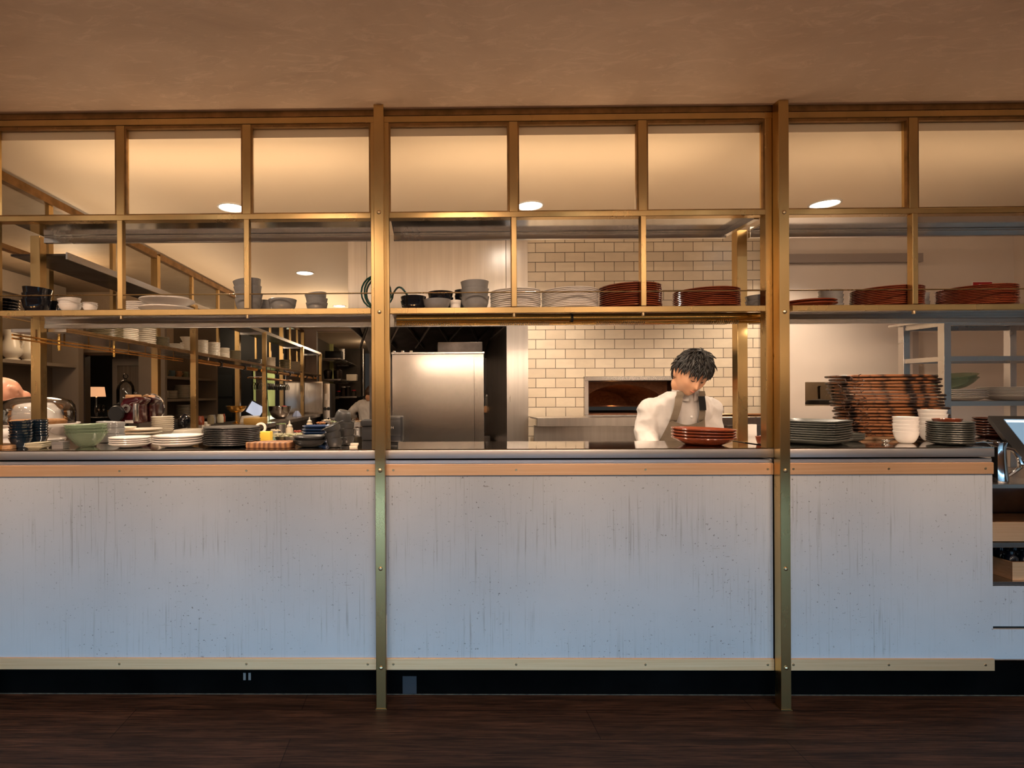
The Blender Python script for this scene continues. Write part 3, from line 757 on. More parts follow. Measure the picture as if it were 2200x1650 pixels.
obj('side_panel', B(sx1,sx1+.02,SU,.64,zs(1441),zs(1040)), STEEL, su)
obj('open_drawer', MB().box(sx0+.002,sx1-.01,SU+.0,SU+.012,zs(1163),zs(1122)).box(sx0+.002,sx1-.01,SU+.0121,.6,zs(1163)+.001,zs(1158)).box(sx0+.002,sx0+.010,SU+.0121,.6,zs(1157),zs(1125)).box(sx0+.14,sx0+.15,SU+.0121,.6,zs(1157),zs(1128)), BRASSB, su)
c0 = xat(2172,SU+.02,.8); cz0 = zs(1249)+.0005; cz1 = zs(1210)
ct = thing('cutlery_box','brass fronted box holding black bottles on the side unit','box',(c0+.2,.25,cz0))
obj('front', B(c0,c0+.42,SU+.015,SU+.022,cz0,cz1), BRASSB, ct)
obj('tray', MB().box(c0,c0+.42,SU+.0225,.5,cz0,cz0+.004).box(c0,c0+.006,SU+.0225,.5,cz0+.0041,cz1).box(c0+.414,c0+.42,SU+.0225,.5,cz0+.0041,cz1).box(c0,c0+.42,.494,.5,cz0+.0041,cz1), BRASSB, ct)
kk = 0
for r_ in range(3):
    for q_ in range(5):
        kk += 1
        x_ = c0+.04+.062*q_+.02*(r_ % 2); y_ = SU+.06+.062*r_
        tag(obj('bottle', MB().lathe([(0,0),(.026,0),(.027,.05),(.025,.085),(.014,.10),(.014,.112),(0,.114)],(x_,y_,cz0+.0045),n=18), BLACKG), f'black capped bottle, {ORD[q_] if q_ else "first"} along the {("front","middle","back")[r_]} row in the brass box','bottle','black bottles in the brass box')
# jug
jx = xat(2140,SU+.06,1.0); jy = SU+.05; jz = zs(1040)+.0005
zt = zat(950,jy,jx)-jz
jg = thing('jug','polished steel jug with loop handle at the counter end','jug',(jx,jy,jz))
obj('body', MB().lathe([(0,0),(.032,0),(.034,.01),(.027,zt*.55),(.025,zt*.9),(.029,zt),(.027,zt),(.023,zt*.9),(.025,zt*.55),(.030,.012),(0,.01)],(jx,jy,jz),n=28), CHROME, jg)
obj('spout', MB().tube([(jx-.015,jy-.005,jz+zt*.93),(jx-.04,jy-.01,jz+zt*.99),(jx-.062,jy-.015,jz+zt*1.02)],[.014,.012,.007],8), CHROME, jg)
hp = [at(px,py,jy) for px,py in ((2148,968),(2160,962),(2175,966),(2187,980),(2194,997),(2192,1004),(2178,1014),(2160,1026),(2152,1030))]
obj('handle', MB().tube(hp,[.008,.008,.0085,.009,.009,.0085,.008,.008,.006],8), CHROME, jg)
# till screen
TS = emit('till screen glow',(.14,.27,.44),.42)
tx_ = xat(2131,.38,1.2)
ts = thing('till_screen','black touch screen till tilted beside the counter end','till',(tx_+.25,.45,ZC))
Rm = Matrix.Translation((tx_,.40,zat(893,.38,tx_))) @ Matrix.Rotation(-.30,4,'Z') @ Matrix.Rotation(-.85,4,'X')
tb = MB().prism([(0,.0),(.42,0),(.42,.035),(.01,.035)],-.30,0); tb.xform(Rm); obj('casing', tb, BLACKM, ts, .004)
tb = MB().box(.05,.40,-.003,-.0005,-.26,-.028); tb.xform(Rm); obj('screen', tb, TS, ts)
tb = MB().box(.05,.40,-.0045,-.0032,-.052,-.036); tb.xform(Rm); obj('status_bar', tb, emit('till bar glow',(.5,.62,.7),.8), ts)
obj('stand', MB().prism([(tx_+.25,.48),(tx_+.42,.48),(tx_+.42,.59),(tx_+.25,.59)],ZC+.0005,1.19), BLACKM, ts, .01)
X, R = disc(2088,2166,.40,Z)
stack('plate','plate',MB().lathe(plate_prof(.072,.014,.006,.6),n=36),BROWND,7,(xat(2130,.52,Z),.52,Z),.0135,'dark brown plate','shaded stack beside the till screen',G_CT,.001)

# ------------------------------------------------------------------ steel rack behind the counter end
ry0, ry1 = .70, .95
rx0 = xat(2029,ry0,1.5); rx1 = rx0+.95
rk = thing('storage_rack','open steel storage rack standing behind the counter end','rack',((rx0+rx1)/2,(ry0+ry1)/2,0))
zt_ = zat(690,ry0,rx0); z2_ = zat(766,ry0,rx0); z3_ = zat(862,ry0,rx0)
rpx = xat(2170,ry1,1.5)
for X,Y in ((rx0,ry0),(rx1,ry0),(rx0,ry1),(rx1,ry1),(rpx,ry1)):
    obj('leg', B(X-.019,X+.019,Y-.019,Y+.019,.001,zt_), STEEL, rk, .001,1)
def lev(z,nm,solid):
    b = MB(); b.box(rx0-.019,rx1,ry0-.021,ry0-.0195,z-.026,z); b.box(rx0+.0195,rx1-.0195,ry0-.019,ry0+.005,z-.026,z)
    b.box(rx0-.012,rx0+.012,ry0+.0195,ry1-.0195,z-.026,z); b.box(rx0+.0195,rx1-.0195,ry1-.005,ry1+.019,z-.026,z)
    if solid: b.box(rx0+.0195,rx1-.0195,ry0+.0055,ry1-.0055,z-.006,z-.001)
    obj(nm, b, STEEL, rk)
lev(zt_,'top_frame',False); lev(z2_,'middle_frame',False); lev(z3_,'bottom_shelf',True)
b = MB().box(rx0-.06,rx1,ry0-.03,ry1+.04,zt_+.0005,zt_+.012); obj('top_board', b, STEEL, rk)
zz = z3_+.0
stack('plate','plate',MB().lathe(plate_prof(.105,.020,.005,.5),n=36),WHITE,5,(xat(2068,.80,zz),.80,zz),.0105,'white rack plate','stack under the green glass bowls',G_CT,.001)
g0 = zz+.0105*4+.027
mm_ = MB().lathe(bowl_prof(.115,.06,.35,.003,.45,rid=0),n=40)
stack('bowl','bowl',mm_,GLASSG,2,(xat(2045,.80,zz),.80,g0),.016,'wide green glass bowl','pair on the rack plates',G_CT,.001,TG((.05,-.10),(.05,-.14)))
stack('plate','plate',MB().lathe(plate_prof(.135,.026,.005,.5),n=40),WHITE,7,(xat(2178,.78,zz),.80,zz),.0078,'wide white rack plate','stack on rack beside green glass bowls',G_CT,.001)
# ------------------------------------------------------------------ middle of the kitchen
hx0 = at(748,600,YT).x; hx1 = at(1087,600,YT).x; hzb = zat(702,YT,0)
hd = thing('extraction_hood','big steel extraction hood above the cooking recess','hood',((hx0+hx1)/2,YT+.6,hzb))
xs = at(788,600,YT).x
obj('front_sheet', B(xs+.002,hx1-.001,YT,YT+.012,hzb,HK-.002), STEELV, hd)
obj('side_sheet', B(hx0,xs-.002,YT+.002,YT+.014,hzb,HK-.002), STEELV, hd)
obj('end_sheet', B(hx0,hx0+.012,YT+.015,2.899,hzb,HK-.002), STEELV, hd); obj('end_sheet', B(hx1-.013,hx1-.001,YT+.015,2.899,hzb,HK-.002), STEELV, hd)
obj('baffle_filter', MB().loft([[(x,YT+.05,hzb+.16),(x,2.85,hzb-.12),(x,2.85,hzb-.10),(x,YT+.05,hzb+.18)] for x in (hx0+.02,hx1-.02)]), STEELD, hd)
for i in range(9):
    x = hx0+.06+(hx1-hx0-.12)*i/8; d = .10*(1 if i % 2 else -1)
    obj('filter_bar', MB().tube([(x-d,YT+.12,hzb+.13),(x+d,2.5,hzb-.06)],.012,6), STEELD, hd)
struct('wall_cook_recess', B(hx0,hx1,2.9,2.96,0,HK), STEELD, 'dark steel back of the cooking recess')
struct('column_steel', B(hx1+.001,tx0-.001,YT-.01,2.9,0,HK), STEELV, 'steel clad column beside the tiled wall')
struct('column_right', B(tx1+.001,tx1+.055,YT-.12,YT+.12,0,HK), STEELV, 'shiny steel column at the end of the tiled wall')
# panels and tools at the back of the recess
for k,(pa,pb) in enumerate(((1041,1057),(1066,1086))):
    a = at(pa,736,2.8); b_ = at(pb,845,2.8); a.z = min(a.z,hzb-.14)
    p = thing('grill_shield',('dark steel shield panel left of the rod pair','dark steel shield panel right of the rod pair')[k],'panel',(a.x,2.8,b_.z))
    obj('plate', B(a.x,b_.x,2.78,2.80,b_.z,a.z), STEELD, p, .002,1)
    obj('shelf_edge', B(a.x,b_.x,2.70,2.82,b_.z-.03,b_.z-.012), STEEL, p)
for k,px in enumerate((1059.5,1063.5)):
    a = at(px,748,2.76); b_ = at(px,848,2.76)
    tag(obj('rod', MB().cyl((a.x,2.76,b_.z),(a.x,2.76,a.z),.009), STEEL), ('left' if k == 0 else 'right')+' steel rod between the dark shield panels','rod')
for k in range(5):
    a = at(1044+9*k,850,2.76); L = .16+.05*(k % 3)
    u = thing('hanging_tool',f'{("first","second","third","fourth","fifth")[k]} hanging kitchen tool from fridge under the shields','tool',(a.x,2.76,a.z-L))
    obj('handle', MB().cyl((a.x,2.76,a.z-L*.6),(a.x,2.76,a.z),.006), STEEL, u)
    obj('blade', MB().box(a.x-.018,a.x+.018,2.757,2.763,a.z-L,a.z-L*.61), (BRASSB, STEEL, GOLD)[k % 3], u, .002)
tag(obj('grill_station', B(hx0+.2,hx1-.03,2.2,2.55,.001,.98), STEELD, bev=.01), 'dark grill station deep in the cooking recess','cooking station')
# fridge
FY = 1.12
a = at(842,757,FY); b_ = at(1040,900,FY); sm = at(1019.5,900,FY).x
fg = thing('steel_fridge','tall brushed steel fridge behind the receipt printer','fridge',((a.x+b_.x)/2,FY+.2,0))
FZ = a.z
def bowed(x0,x1,z0,z1,y,amp):
    return MB().grid(lambda u,v: V((x0+(x1-x0)*u, y-amp*math.sin(PI*v)*(1+.4*math.sin(3*u))-amp*.3*math.sin(3*PI*v+u), z0+(z1-z0)*v)),10,24)
obj('cabinet', B(a.x,b_.x,FY+.02,FY+.36,.001,FZ-.012), FRIDGE, fg)
obj('door', bowed(a.x+.002,sm-.001,.1,FZ-.014,FY+.012,.006), FRIDGE, fg, ang=80)
obj('side_strip', bowed(sm+.001,b_.x,.1,FZ-.014,FY+.012,.006), FRIDGE, fg, ang=80)
obj('top_cap', B(a.x-.004,b_.x+.004,FY-.006,FY+.36,FZ-.0115,FZ), STEEL, fg, .002,1)
a2 = at(940,738,FY+.25)
tag(obj('steel_box', B(at(940,738,FY+.2).x,at(1040,738,FY+.2).x-.02,FY+.12,FY+.34,FZ+.0005,FZ+.075), STEELD, bev=.003), 'grimy steel box on top of the steel fridge','box')
for k in range(3):
    X = at(848+18*k,755,FY+.1).x
    tag(obj('fridge_knob', MB().ball((X,FY+.05,FZ+.008),.012,.012,.008,10,6), CHROME), ('small clip left on the fridge top','small clip middle on the fridge top','small clip right on the fridge top')[k],'clip')
# oven in the tiled wall
ov = thing('oven','wood oven mouth with steel frame set in cream tiles','oven',((ox0+ox1)/2,YT,oz0))
t_ = .03
fm = MB(); y0_,y1_ = YT-.03,YT-.001
fm.box(ox0-t_,ox1+t_,y0_,y1_,oz1,oz1+t_); fm.box(ox0-t_,ox0,y0_,y1_,oz0,oz1); fm.box(ox1,ox1+t_,y0_,y1_,oz0,oz1); fm.box(ox0-t_,ox1+t_,y0_-.03,y1_,oz0-.012,oz0)
obj('mouth_frame', fm, STEEL, ov, .002,1)
BRK = M('sooty oven brick',(.20,.075,.03),.85,0,(.10,.035,.015),30,(1,1,2),bmp=.5)
# arched inner wall
ac = (ox0+ox1)/2; hw = (ox1-ox0)/2-.015; az = oz0+.05; ah = oz1-oz0-.075
n_ = 24; rf = []; 
arch = [(ac-hw*math.cos(PI*i/n_), az+ah*math.sin(PI*i/n_)) for i in range(n_+1)]
m = MB()
vs = []; 
for (x,z) in arch: vs.append((x,YT+.20,z)); vs.append((x,YT+.20,oz1+.01))
fs = [(2*i,2*i+1,2*i+3,2*i+2) for i in range(n_)]
m.add(vs,fs)
for sgn in (0,1):
    xa = ox0 if sgn == 0 else ac+hw; xb = ac-hw if sgn == 0 else ox1
    m.add([(xa,YT+.20,oz0),(xb,YT+.20,oz0),(xb,YT+.20,oz1+.01),(xa,YT+.20,oz1+.01)],[(0,1,2,3)])
obj('arch_wall', m, BRK, ov)
m = MB(); m.loft([[(ac+(x-ac)*s,y,oz0+(z-oz0)*s) for x,z in arch] for y,s in ((YT+.2,1),(YT+.5,1.05),(YT+.8,.8))],caps=False)
m.add([(ac+(x-ac)*.8,YT+.8,oz0+(z-oz0)*.8) for x,z in arch],[tuple(range(n_+1))])
obj('dome', m, BRK, ov)
obj('hearth', B(ox0,ox1,YT-.02,YT+.85,oz0-.02,oz0+.004), BRK, ov)
b = MB(); b.box(ox0-.001,ox0+.003,YT,YT+.2,oz0,oz1); b.box(ox1-.003,ox1+.001,YT,YT+.2,oz0,oz1); b.box(ox0,ox1,YT,YT+.2,oz1-.003,oz1+.001); obj('throat', b, STEELD, ov)
# bench and splash below the tiles
bz0 = zat(915,1.22,1); bz1 = zat(897,1.22,1)
bn = thing('oven_bench','steel oven bench with deep front edge under the tiles','bench',((tx0+tx1)/2,1.35,0))
obj('front_edge', B(tx0+.002,tx1-.06,1.20,1.22,bz0,bz1), STEELV, bn, .002,1)
obj('top', B(tx0+.002,tx1-.06,1.2205,YT-.061,bz1-.012,bz1-.001), STEELV, bn)
obj('lower_front', B(tx0+.002,tx1-.06,1.30,1.32,.85,bz0-.001), STEELV, bn)
obj('worktop', B(tx0+.002,tx1-.06,1.05,1.299,.82,.86), STEEL, bn)
obj('base', B(tx0+.002,tx1-.06,1.06,1.299,.001,.819), STEELD, bn)
xa = xat(1556,1.12,1.2); xb = xat(1662,1.12,1.2); zr = zat(892,1.12,1.9)
rl = thing('copper_rail','polished copper rail right of the chef','rail',((xa+xb)/2,1.12,zr))
obj('bar', MB().cyl((xa-.3,1.12,zr),(xb,1.12,zr),.011), M('polished copper',(.85,.50,.28),.18,1), rl)
for X in (xa-.2,xb-.06): obj('bracket', MB().cyl((X,1.125,zr-.004),(X,1.20,zr-.004),.006), STEEL, rl)
# wire tray on the bench, chopping boards, rag
a = at(1139,950,1.16); b_ = at(1215,938,1.16)
wt = thing('steel_tray','shallow steel tray with wire handles below cream tiles','tray',((a.x+b_.x)/2,1.16,.8605))
obj('pan', MB().lathe(bowl_prof(.115,.095,.8,.003,.3,rid=0),((a.x+b_.x)/2,1.16,.8605),n=32,sy=.7), STEEL, wt)
X = (a.x+b_.x)/2
obj('wire_handle', MB().tube([(X-.11,1.10,.955),(X-.08,1.085,.985),(X+.08,1.085,.985),(X+.11,1.10,.955)],.004,6), CHROME, wt)
a = at(1612,955,.64)
tag(obj('white_board', B(a.x-.02,a.x+.035,.64,.652,.001,zat(912,.64,1.5)).xform(Matrix.Identity(4)), WHITE), 'white plastic board standing behind the rear brass post','board')
tag(obj('worktable', B(.2,1.50,.385,.55,.001,.858), STEEL, bev=.003), 'steel worktable behind the counter where the chef works','table')
# downlights
LED = emit('downlight glow',(1,.93,.82),14)
DLP = []
def downlight(x,y,lab,zc_=HK,r=.072,mat=LED):
    t = thing('downlight',lab,'ceiling light',(x,y,zc_-.004),0,'recessed ceiling downlights')
    obj('trim_ring', MB().lathe([(r,0),(r+.012,0),(r+.012,-.005),(r+.004,-.007),(r,-.004),(r,0)],(x,y,zc_-.0008),n=32), WHITE, t)
    obj('lamp', MB().lathe([(0,-.002),(r-.001,-.002),(r-.001,-.0005),(0,-.0005)],(x,y,zc_-.0005),n=32), mat, t)
    DLP.append((x,y,zc_))
def dl(px,py,lab):
    d = ray(px,py); p = CAM+d*((HK-CAM.z)/d.z); downlight(p.x,p.y,lab)
dl(498,445,'round downlight behind the second glazing bar'); dl(1138,441,'round downlight above the chef bay beside a glazing bar')
dl(1772,437,'round downlight over the rattan tray bay'); dl(655,586,'round downlight deep over the kitchen line'); dl(729,657,'round downlight furthest back before the alcove')

# ------------------------------------------------------------------ the side screen running back on the left
SXo, SXi, SZ = -2.10, -1.80, 1.668
Yk = [.06,1.88,3.70,5.52,6.88]
BN = ('nearest bay of','second bay of','third bay of','last bay of')
for k in range(4):
    y0,y1 = Yk[k],Yk[k+1]; L = y1-y0
    s = thing('side_screen',f'brass glazed screen, {BN[k]} the run going back','screen',(SXo,(y0+y1)/2,1.03),0,'brass side screens going back')
    obj('upright', B(SXo-.03,SXo+.0205,y1-.05,y1-.002,1.0315,2.42), BRASS, s)
    obj('top_rail', B(SXo-.02,SXo+.02,y0,y1-.052,2.395,2.44), BRASSD, s)
    obj('header_rail', B(SXo-.02,SXo+.02,y0,y1-.052,2.06,2.085), BRASSD, s)
    bars = [y0+L*j/3 for j in (1,2)]
    for q in bars: obj('glazing_bar', B(SXo-.011,SXo+.011,q-.018,q+.018,SZ+.001,2.394), BRASS, s)
    obj('glass_pane', B(SXo-.003,SXo-.001,y0,y1-.052,2.086,2.394), GLASS, s)
    obj('gallery_rail', MB().cyl((SXo-.02,y0,SZ+.06),(SXo-.02,y1-.052,SZ+.06),.003,n=6), BRASS, s)
    y0 = .36 if k == 0 else y0
    r = thing('side_rack',f'brass and steel shelf rack, {BN[k]} the side screen','shelf rack',(-1.95,(y0+y1)/2,1.03),0,'side shelf racks going back')
    obj('lower_shelf', B(SXo+.021,SXi,y0,y1-.003,SZ-.018,SZ-.001), STEEL, r)
    b = MB(); b.box(SXi,SXi+.006,y0,y1-.003,SZ-.010,SZ+.003); b.box(SXi,SXi+.006,y0,y1-.003,SZ-.020,SZ-.0115); obj('edge', b, BRASSD, r)
    obj('upper_tray', B(SXo+.021,SXi,y0,y1-.003,2.032,2.042), STEELD, r)  # dark steel colour stands in for the tray's dark reflection
    obj('tray_edge', B(SXi,SXi+.008,y0,y1-.003,2.015,2.05), STEEL, r)
    obj('inner_post', B(SXi-.022,SXi+.022,y1-.06,y1-.016,1.031,2.031), BRASS, r)
    obj('tray_arm', B(SXo+.021,SXi,y1-.04,y1-.02,2.005,2.0315), STEEL, r)
# long heat lamps under the side shelf
HOT = M('hot gold tube',(.85,.42,.10),.25,1)
for k,(ya,yb,lb) in enumerate(((1.95,3.55,'orange gold heat lamp tube under the second side bay'),(3.78,5.35,'orange gold heat lamp tube under the third side bay'),(5.6,6.7,'orange gold heat lamp tube under the last side bay'))):
    t = thing('heat_lamp',lb,'heat lamp',(-1.86,(ya+yb)/2,1.61),0,'heat lamps under the side shelf')
    obj('tube', MB().cyl((-1.86,ya,1.608),(-1.86,yb,1.608),.02), HOT, t)
    for q in (.35,.75): obj('clamp', MB().cyl((-1.86,ya+(yb-ya)*q-.015,1.608),(-1.86,ya+(yb-ya)*q+.015,1.608),.027), BLACKM, t)
    for q in (.2,.9): obj('hanger', B(-1.864,-1.856,ya+(yb-ya)*q-.004,ya+(yb-ya)*q+.004,1.625,SZ-.0185), STEEL, t)
rd = thing('hanging_rods','pair of thin copper rods under the nearest side shelf','rods',(-1.87,.95,1.6))
for z in (1.608,1.592): obj('rod', MB().cyl((-1.87,.1,z),(-1.87,1.8,z),.0045,n=8), HOT, rd)
for q in range(8): obj('clip', B(-1.873,-1.867,.25+.2*q-.003,.25+.2*q+.003,1.587,1.6497), BRASSD, rd)
for k,px in enumerate((121,241)):
    X = -1.97; yy = X*F/(px-915)-2.3
    tag(obj('hanging_peg', MB().lathe([(0,0),(.008,.004),(.009,.03),(.009,.078),(0,.078)],(X,yy,SZ-.097),n=14), GOLD), ('gold peg under the side shelf nearest the corner post','gold peg under the side shelf by the dark plates')[k],'peg')
# side counter
sc_ = thing('side_counter','dark steel side counter running back under the side screen','counter',(-1.95,3.8,0))
obj('top', B(-2.25,-1.65,.71,6.88,1.012,1.03), M('dark worn counter top',(.20,.16,.13),.25,.6,(.13,.10,.08),5), sc_)
obj('edge', B(-1.6495,-1.642,.71,6.88,.99,1.031), STEEL, sc_)
obj('base', B(-2.05,-1.70,.72,6.86,.001,1.0115), STEELD, sc_)
SC = 1.0305
def yat(px, X): return X*F/(px-915)-2.3      # depth at which a line at X crosses column px
def onside(px, X): return yat(px, X)
# crockery on the side shelf
def sstack(px, X, r, n, ztop_py, mat, what, where, name='plate', cat='plate', h=.010, z0=SZ, sq=None, bowl=False):
    y = yat(px, X); zt = 1.33+(847-ztop_py)*(y+2.3)/F; p = max((zt-z0-h)/max(n-.5,.5), .004)
    mb = MB().lathe(bowl_prof(r,h*2.2,.55,.002,.2,rid=0,m=5) if bowl else plate_prof(r,min(h,.008),min(.005,p*.5),.7), n=24, shape=sq)
    return stack(name, cat, mb, mat, n, (X,y,z0), p, what, where, 'crockery along the side screen', .001)
sstack(222,-1.95,.10,8,697,OLIVE,'dark olive plate','first stack on the side shelf',h=.016)
sstack(271,-1.95,.066,12,688,WHITE2,'cream side plate','first cream stack on side shelf')
sstack(311,-1.95,.066,12,690,WHITE2,'cream side plate','second cream stack on side shelf')
sstack(345,-1.95,.053,11,721,OLIVE,'small olive plate','stack by the first inner post')
sstack(374,-1.95,.058,5,735,WHITE2,'folded cream napkin','stack right of small olive plates','napkin','napkin',.012,sq=square(9,.2))
sstack(400,-1.95,.055,3,722,WHITE2,'cream cup','stack beside the folded napkins','cup','cup',.02,bowl=True)
sstack(432,-1.95,.052,14,728,WHITE2,'small cream saucer','stack just past the second inner post')
sstack(457,-1.95,.060,14,733,WHITE2,'small cream saucer','tall middle stack of the second side bay')
sstack(480,-1.95,.055,9,745,WHITE2,'small cream saucer','short stack of the second side bay')
sstack(503,-1.95,.062,12,751,OLIVE,'olive saucer','stack at the end of second side bay')
sstack(548,-1.95,.085,6,770,GREYB,'grey side plate','stack in the third side bay')
sstack(581,-1.95,.062,9,768,WHITE2,'cream side bowl','stack before the third inner post','bowl','bowl',.012,bowl=True)
sstack(611,-1.95,.075,10,771,OLIVE,'tiny olive plate','stack beyond the third inner post')
sstack(635,-1.95,.075,9,775,WHITE2,'tiny cream plate','last stack on the side shelf')
# crockery on the side counter
sstack(303,-1.78,.112,5,913,WHITE2,'cream dinner plate','stack on the side counter by the post',z0=SC,h=.018)
sstack(270,-1.86,.05,6,912,WHITE2,'cream saucer','stack left of side counter dinner plates',z0=SC,h=.01)
sstack(346,-1.76,.072,8,897,WHITE2,'flat cream bowl','stack on dark stand on side counter','bowl','bowl',.016,z0=SC+.03,bowl=True)
yy = yat(346,-1.76)
tag(obj('dark_stand', MB().lathe([(0,0),(.05,0),(.03,.012),(.045,.029),(0,.0295)],(-1.76,yy,SC)), BLACKM), 'small dark stand under the flat cream bowls','stand')
def sbox(name, cat, label, px0, px1, X, py_top, mat, dep=.12, z0=SC, bev=.003):
    y = yat((px0+px1)/2, X); d = y+2.3; w_ = (px1-px0)*d/F; zt = 1.33+(847-py_top)*d/F
    return tag(obj(name, B(X-w_/2,X+w_/2,y-dep/2,y+dep/2,z0+.0005,max(zt,z0+.01)), mat, bev=bev), label, cat)
sbox('napkin','napkin','folded cream napkin on the side counter before the post',372,412,-1.74,921,WHITE2,.3)
sbox('cutting_board','cutting board','pale board on side counter beyond second inner post',424,442,-1.95,905,WHITE2,.2)
# cake stand with dome
Xd = -2.118; yd = .60; zd = 1.33-(916-847)*(yd+2.3)/F
ck = thing('cake_stand','white cake stand with big clear dome near the bald cook','cake stand',(Xd,yd,zd-.10))
obj('plate', MB().lathe([(0,0),(.06,0),(.175,.010),(.197,.022),(.198,.026),(.175,.016),(0,.014)],(Xd,yd,zd),n=40), WHITE, ck)
obj('foot', MB().lathe([(0,0),(.13,0),(.125,.008),(.07,.025),(.05,.04),(.06,zd-ZC-.0025),(0,zd-ZC-.002)],(Xd,yd,ZC+.001),n=32), WHITE, ck)
dr = .176; dh = .155
obj('dome', MB().lathe([(dr,.0),(dr,dh*.45),(dr*.97,dh*.68),(dr*.86,dh*.86),(dr*.62,dh*.96),(dr*.3,dh*.99),(0,dh),(0,dh-.003),(dr*.3,dh*.99-.003),(dr*.61,dh*.96-.004),(dr*.84,dh*.86-.003),(dr*.95,dh*.68),(dr-.004,dh*.45),(dr-.004,0)],(Xd,yd,zd+.017),n=44), GLASSC, ck)
tag(obj('pastry', MB().lathe([(0,0),(.13,0),(.135,.02),(.12,.03),(0,.03)],(Xd+.0,yd,zd+.017),n=30), M('golden pastry',(.30,.11,.03),.6,0,(.5,.24,.08),22)), 'golden flat tart under the clear cake dome','cake')

# bread board with rolls and bag
yb = .95; Xb = -1.80
zbd = SC
tag(obj('bread_board', MB().prism([(-2.06,.74),(-1.72,.74),(-1.72,.99),(-2.06,.99)],SC+.0005,SC+.022), WOODT, bev=.004), 'wooden bread board on side counter behind green bowls','board')
PAP = M('brown paper',(.40,.25,.13),.8,0,(.3,.18,.09),14)
for k,(dx,dy) in enumerate(((-.062,0),(0,.0),(.062,.01),(.09,.08))):
    tag(obj('bread_roll', MB().ball((-1.91+dx,.78+dy,SC+.0225+.022),.030,.028,.022,14,8), PAP), ('brown bread roll at the left end of the bread board','brown bread roll in the middle of the bread board','brown bread roll at the right end of the bread board','brown bread roll at the back of the bread board')[k],'bread')
tag(obj('paper_bag', MB().lathe([(0,0),(.075,0),(.085,.03),(.05,.055),(.012,.075),(.02,.10),(.012,.105),(0,.08)],(-1.91,.90,SC+.0225),n=18,flute=.05), PAP), 'twisted brown paper bag on the bread board','bag')
# meat slicer
Xm = -2.0; ym = yat(292,Xm); dm_ = ym+2.3; u = dm_/F
MAR = M('dark red enamel',(.05,.004,.007),.12,0,coat=.6)
sl = thing('meat_slicer','dark red enamel meat slicer by the first side post','slicer',(Xm,ym,SC))
def P2(px,py,dy=0): p = at(px,py,ym+dy); return p
zb_ = SC+.001
pf = [(267,909),(305,909),(304,870),(314,858),(300,852),(276,856),(268,868),(270,885)]
fr_ = [[V((P2(a,b).x, ym-.06, max(P2(a,b).z, zb_))) for a,b in pf],[V((P2(a,b).x, ym+.08, max(P2(a,b).z, zb_))) for a,b in pf]]
obj('body', MB().loft(fr_), MAR, sl, .008)
c_ = P2(307,877); obj('blade', MB().lathe([(0,.0),(.10,.002),(.105,.006),(.10,.010),(0,.012)],(0,0,0),n=40).xform(Matrix.Translation((c_.x,ym+.105,c_.z)) @ Matrix.Rotation(PI/2,4,'X')), CHROME, sl)
c_ = P2(283,877); obj('hub_ring', MB().lathe([(.014,0),(.03,0),(.03,.012),(.014,.012),(.014,0)],(0,0,0),n=24).xform(Matrix.Translation((c_.x,ym-.062,c_.z)) @ Matrix.Rotation(PI/2,4,'X')), STEEL, sl)
c_ = P2(266,888); obj('hand_wheel', MB().lathe([(0,0),(.05,0),(.055,.012),(.05,.024),(0,.024)],(0,0,0),n=28).xform(Matrix.Translation((c_.x,ym-.08,c_.z)) @ Matrix.Rotation(PI/2,4,'X')), BLACKM, sl)
a=P2(307,866); b_=P2(315,904); obj('meat_carriage', B(a.x,b_.x,ym-.13,ym-.095,b_.z,a.z), STEEL, sl, .004)
a=P2(277,848); b_=P2(297,856); obj('cover', B(a.x,b_.x,ym-.05,ym+.05,b_.z,a.z), BRASSB, sl, .006)
a=P2(291,845); obj('cover_knob', MB().ball((a.x,ym,a.z),.012,.012,.009,10,6), BLACKM, sl)
a=P2(280,902); b_=P2(297,908); obj('maker_plate', B(a.x,b_.x,ym-.0665,ym-.061,b_.z,a.z), WHITE, sl)
# cloche
Xg = -2.35; yg = yat(266,Xg); ug=(yg+2.3)/F
zt = 1.33-(864-847)*ug; rg = 18*ug
gl = thing('glass_cloche','tall clear glass cloche on a stand behind the slicer','cloche',(Xg,yg,zt))
obj('dome', MB().lathe([(rg,0),(rg,.10),(rg*.9,.14),(rg*.6,.175),(rg*.15,.19),(0,.192),(0,.189),(rg*.55,.172),(rg*.87,.138),(rg*.96,.1),(rg*.96,0)],(Xg,yg,zt),n=32), GLASSC, gl)
obj('knob', MB().ball((Xg,yg,zt+.213),.02,.02,.022,12,8), GLASSC, gl)
obj('stand_plate', MB().lathe([(0,-.012),(rg*1.3,-.012),(rg*1.32,-.004),(0,-.001)],(Xg,yg,zt),n=32), BLACKM, gl)
obj('stand_stem', MB().lathe([(0,SC-zt),(.07,SC-zt),(.02,SC-zt+.02),(.02,-.03),(.05,-.0125),(0,-.0122)],(Xg,yg,zt),n=20), BLACKM, gl)
tag(obj('side_shelf', B(Xg-.2,Xg+.08,yg-.2,yg+.2,SC-.03,SC-.0005), WALLOL), 'narrow ledge holding the glass cloche','shelf')
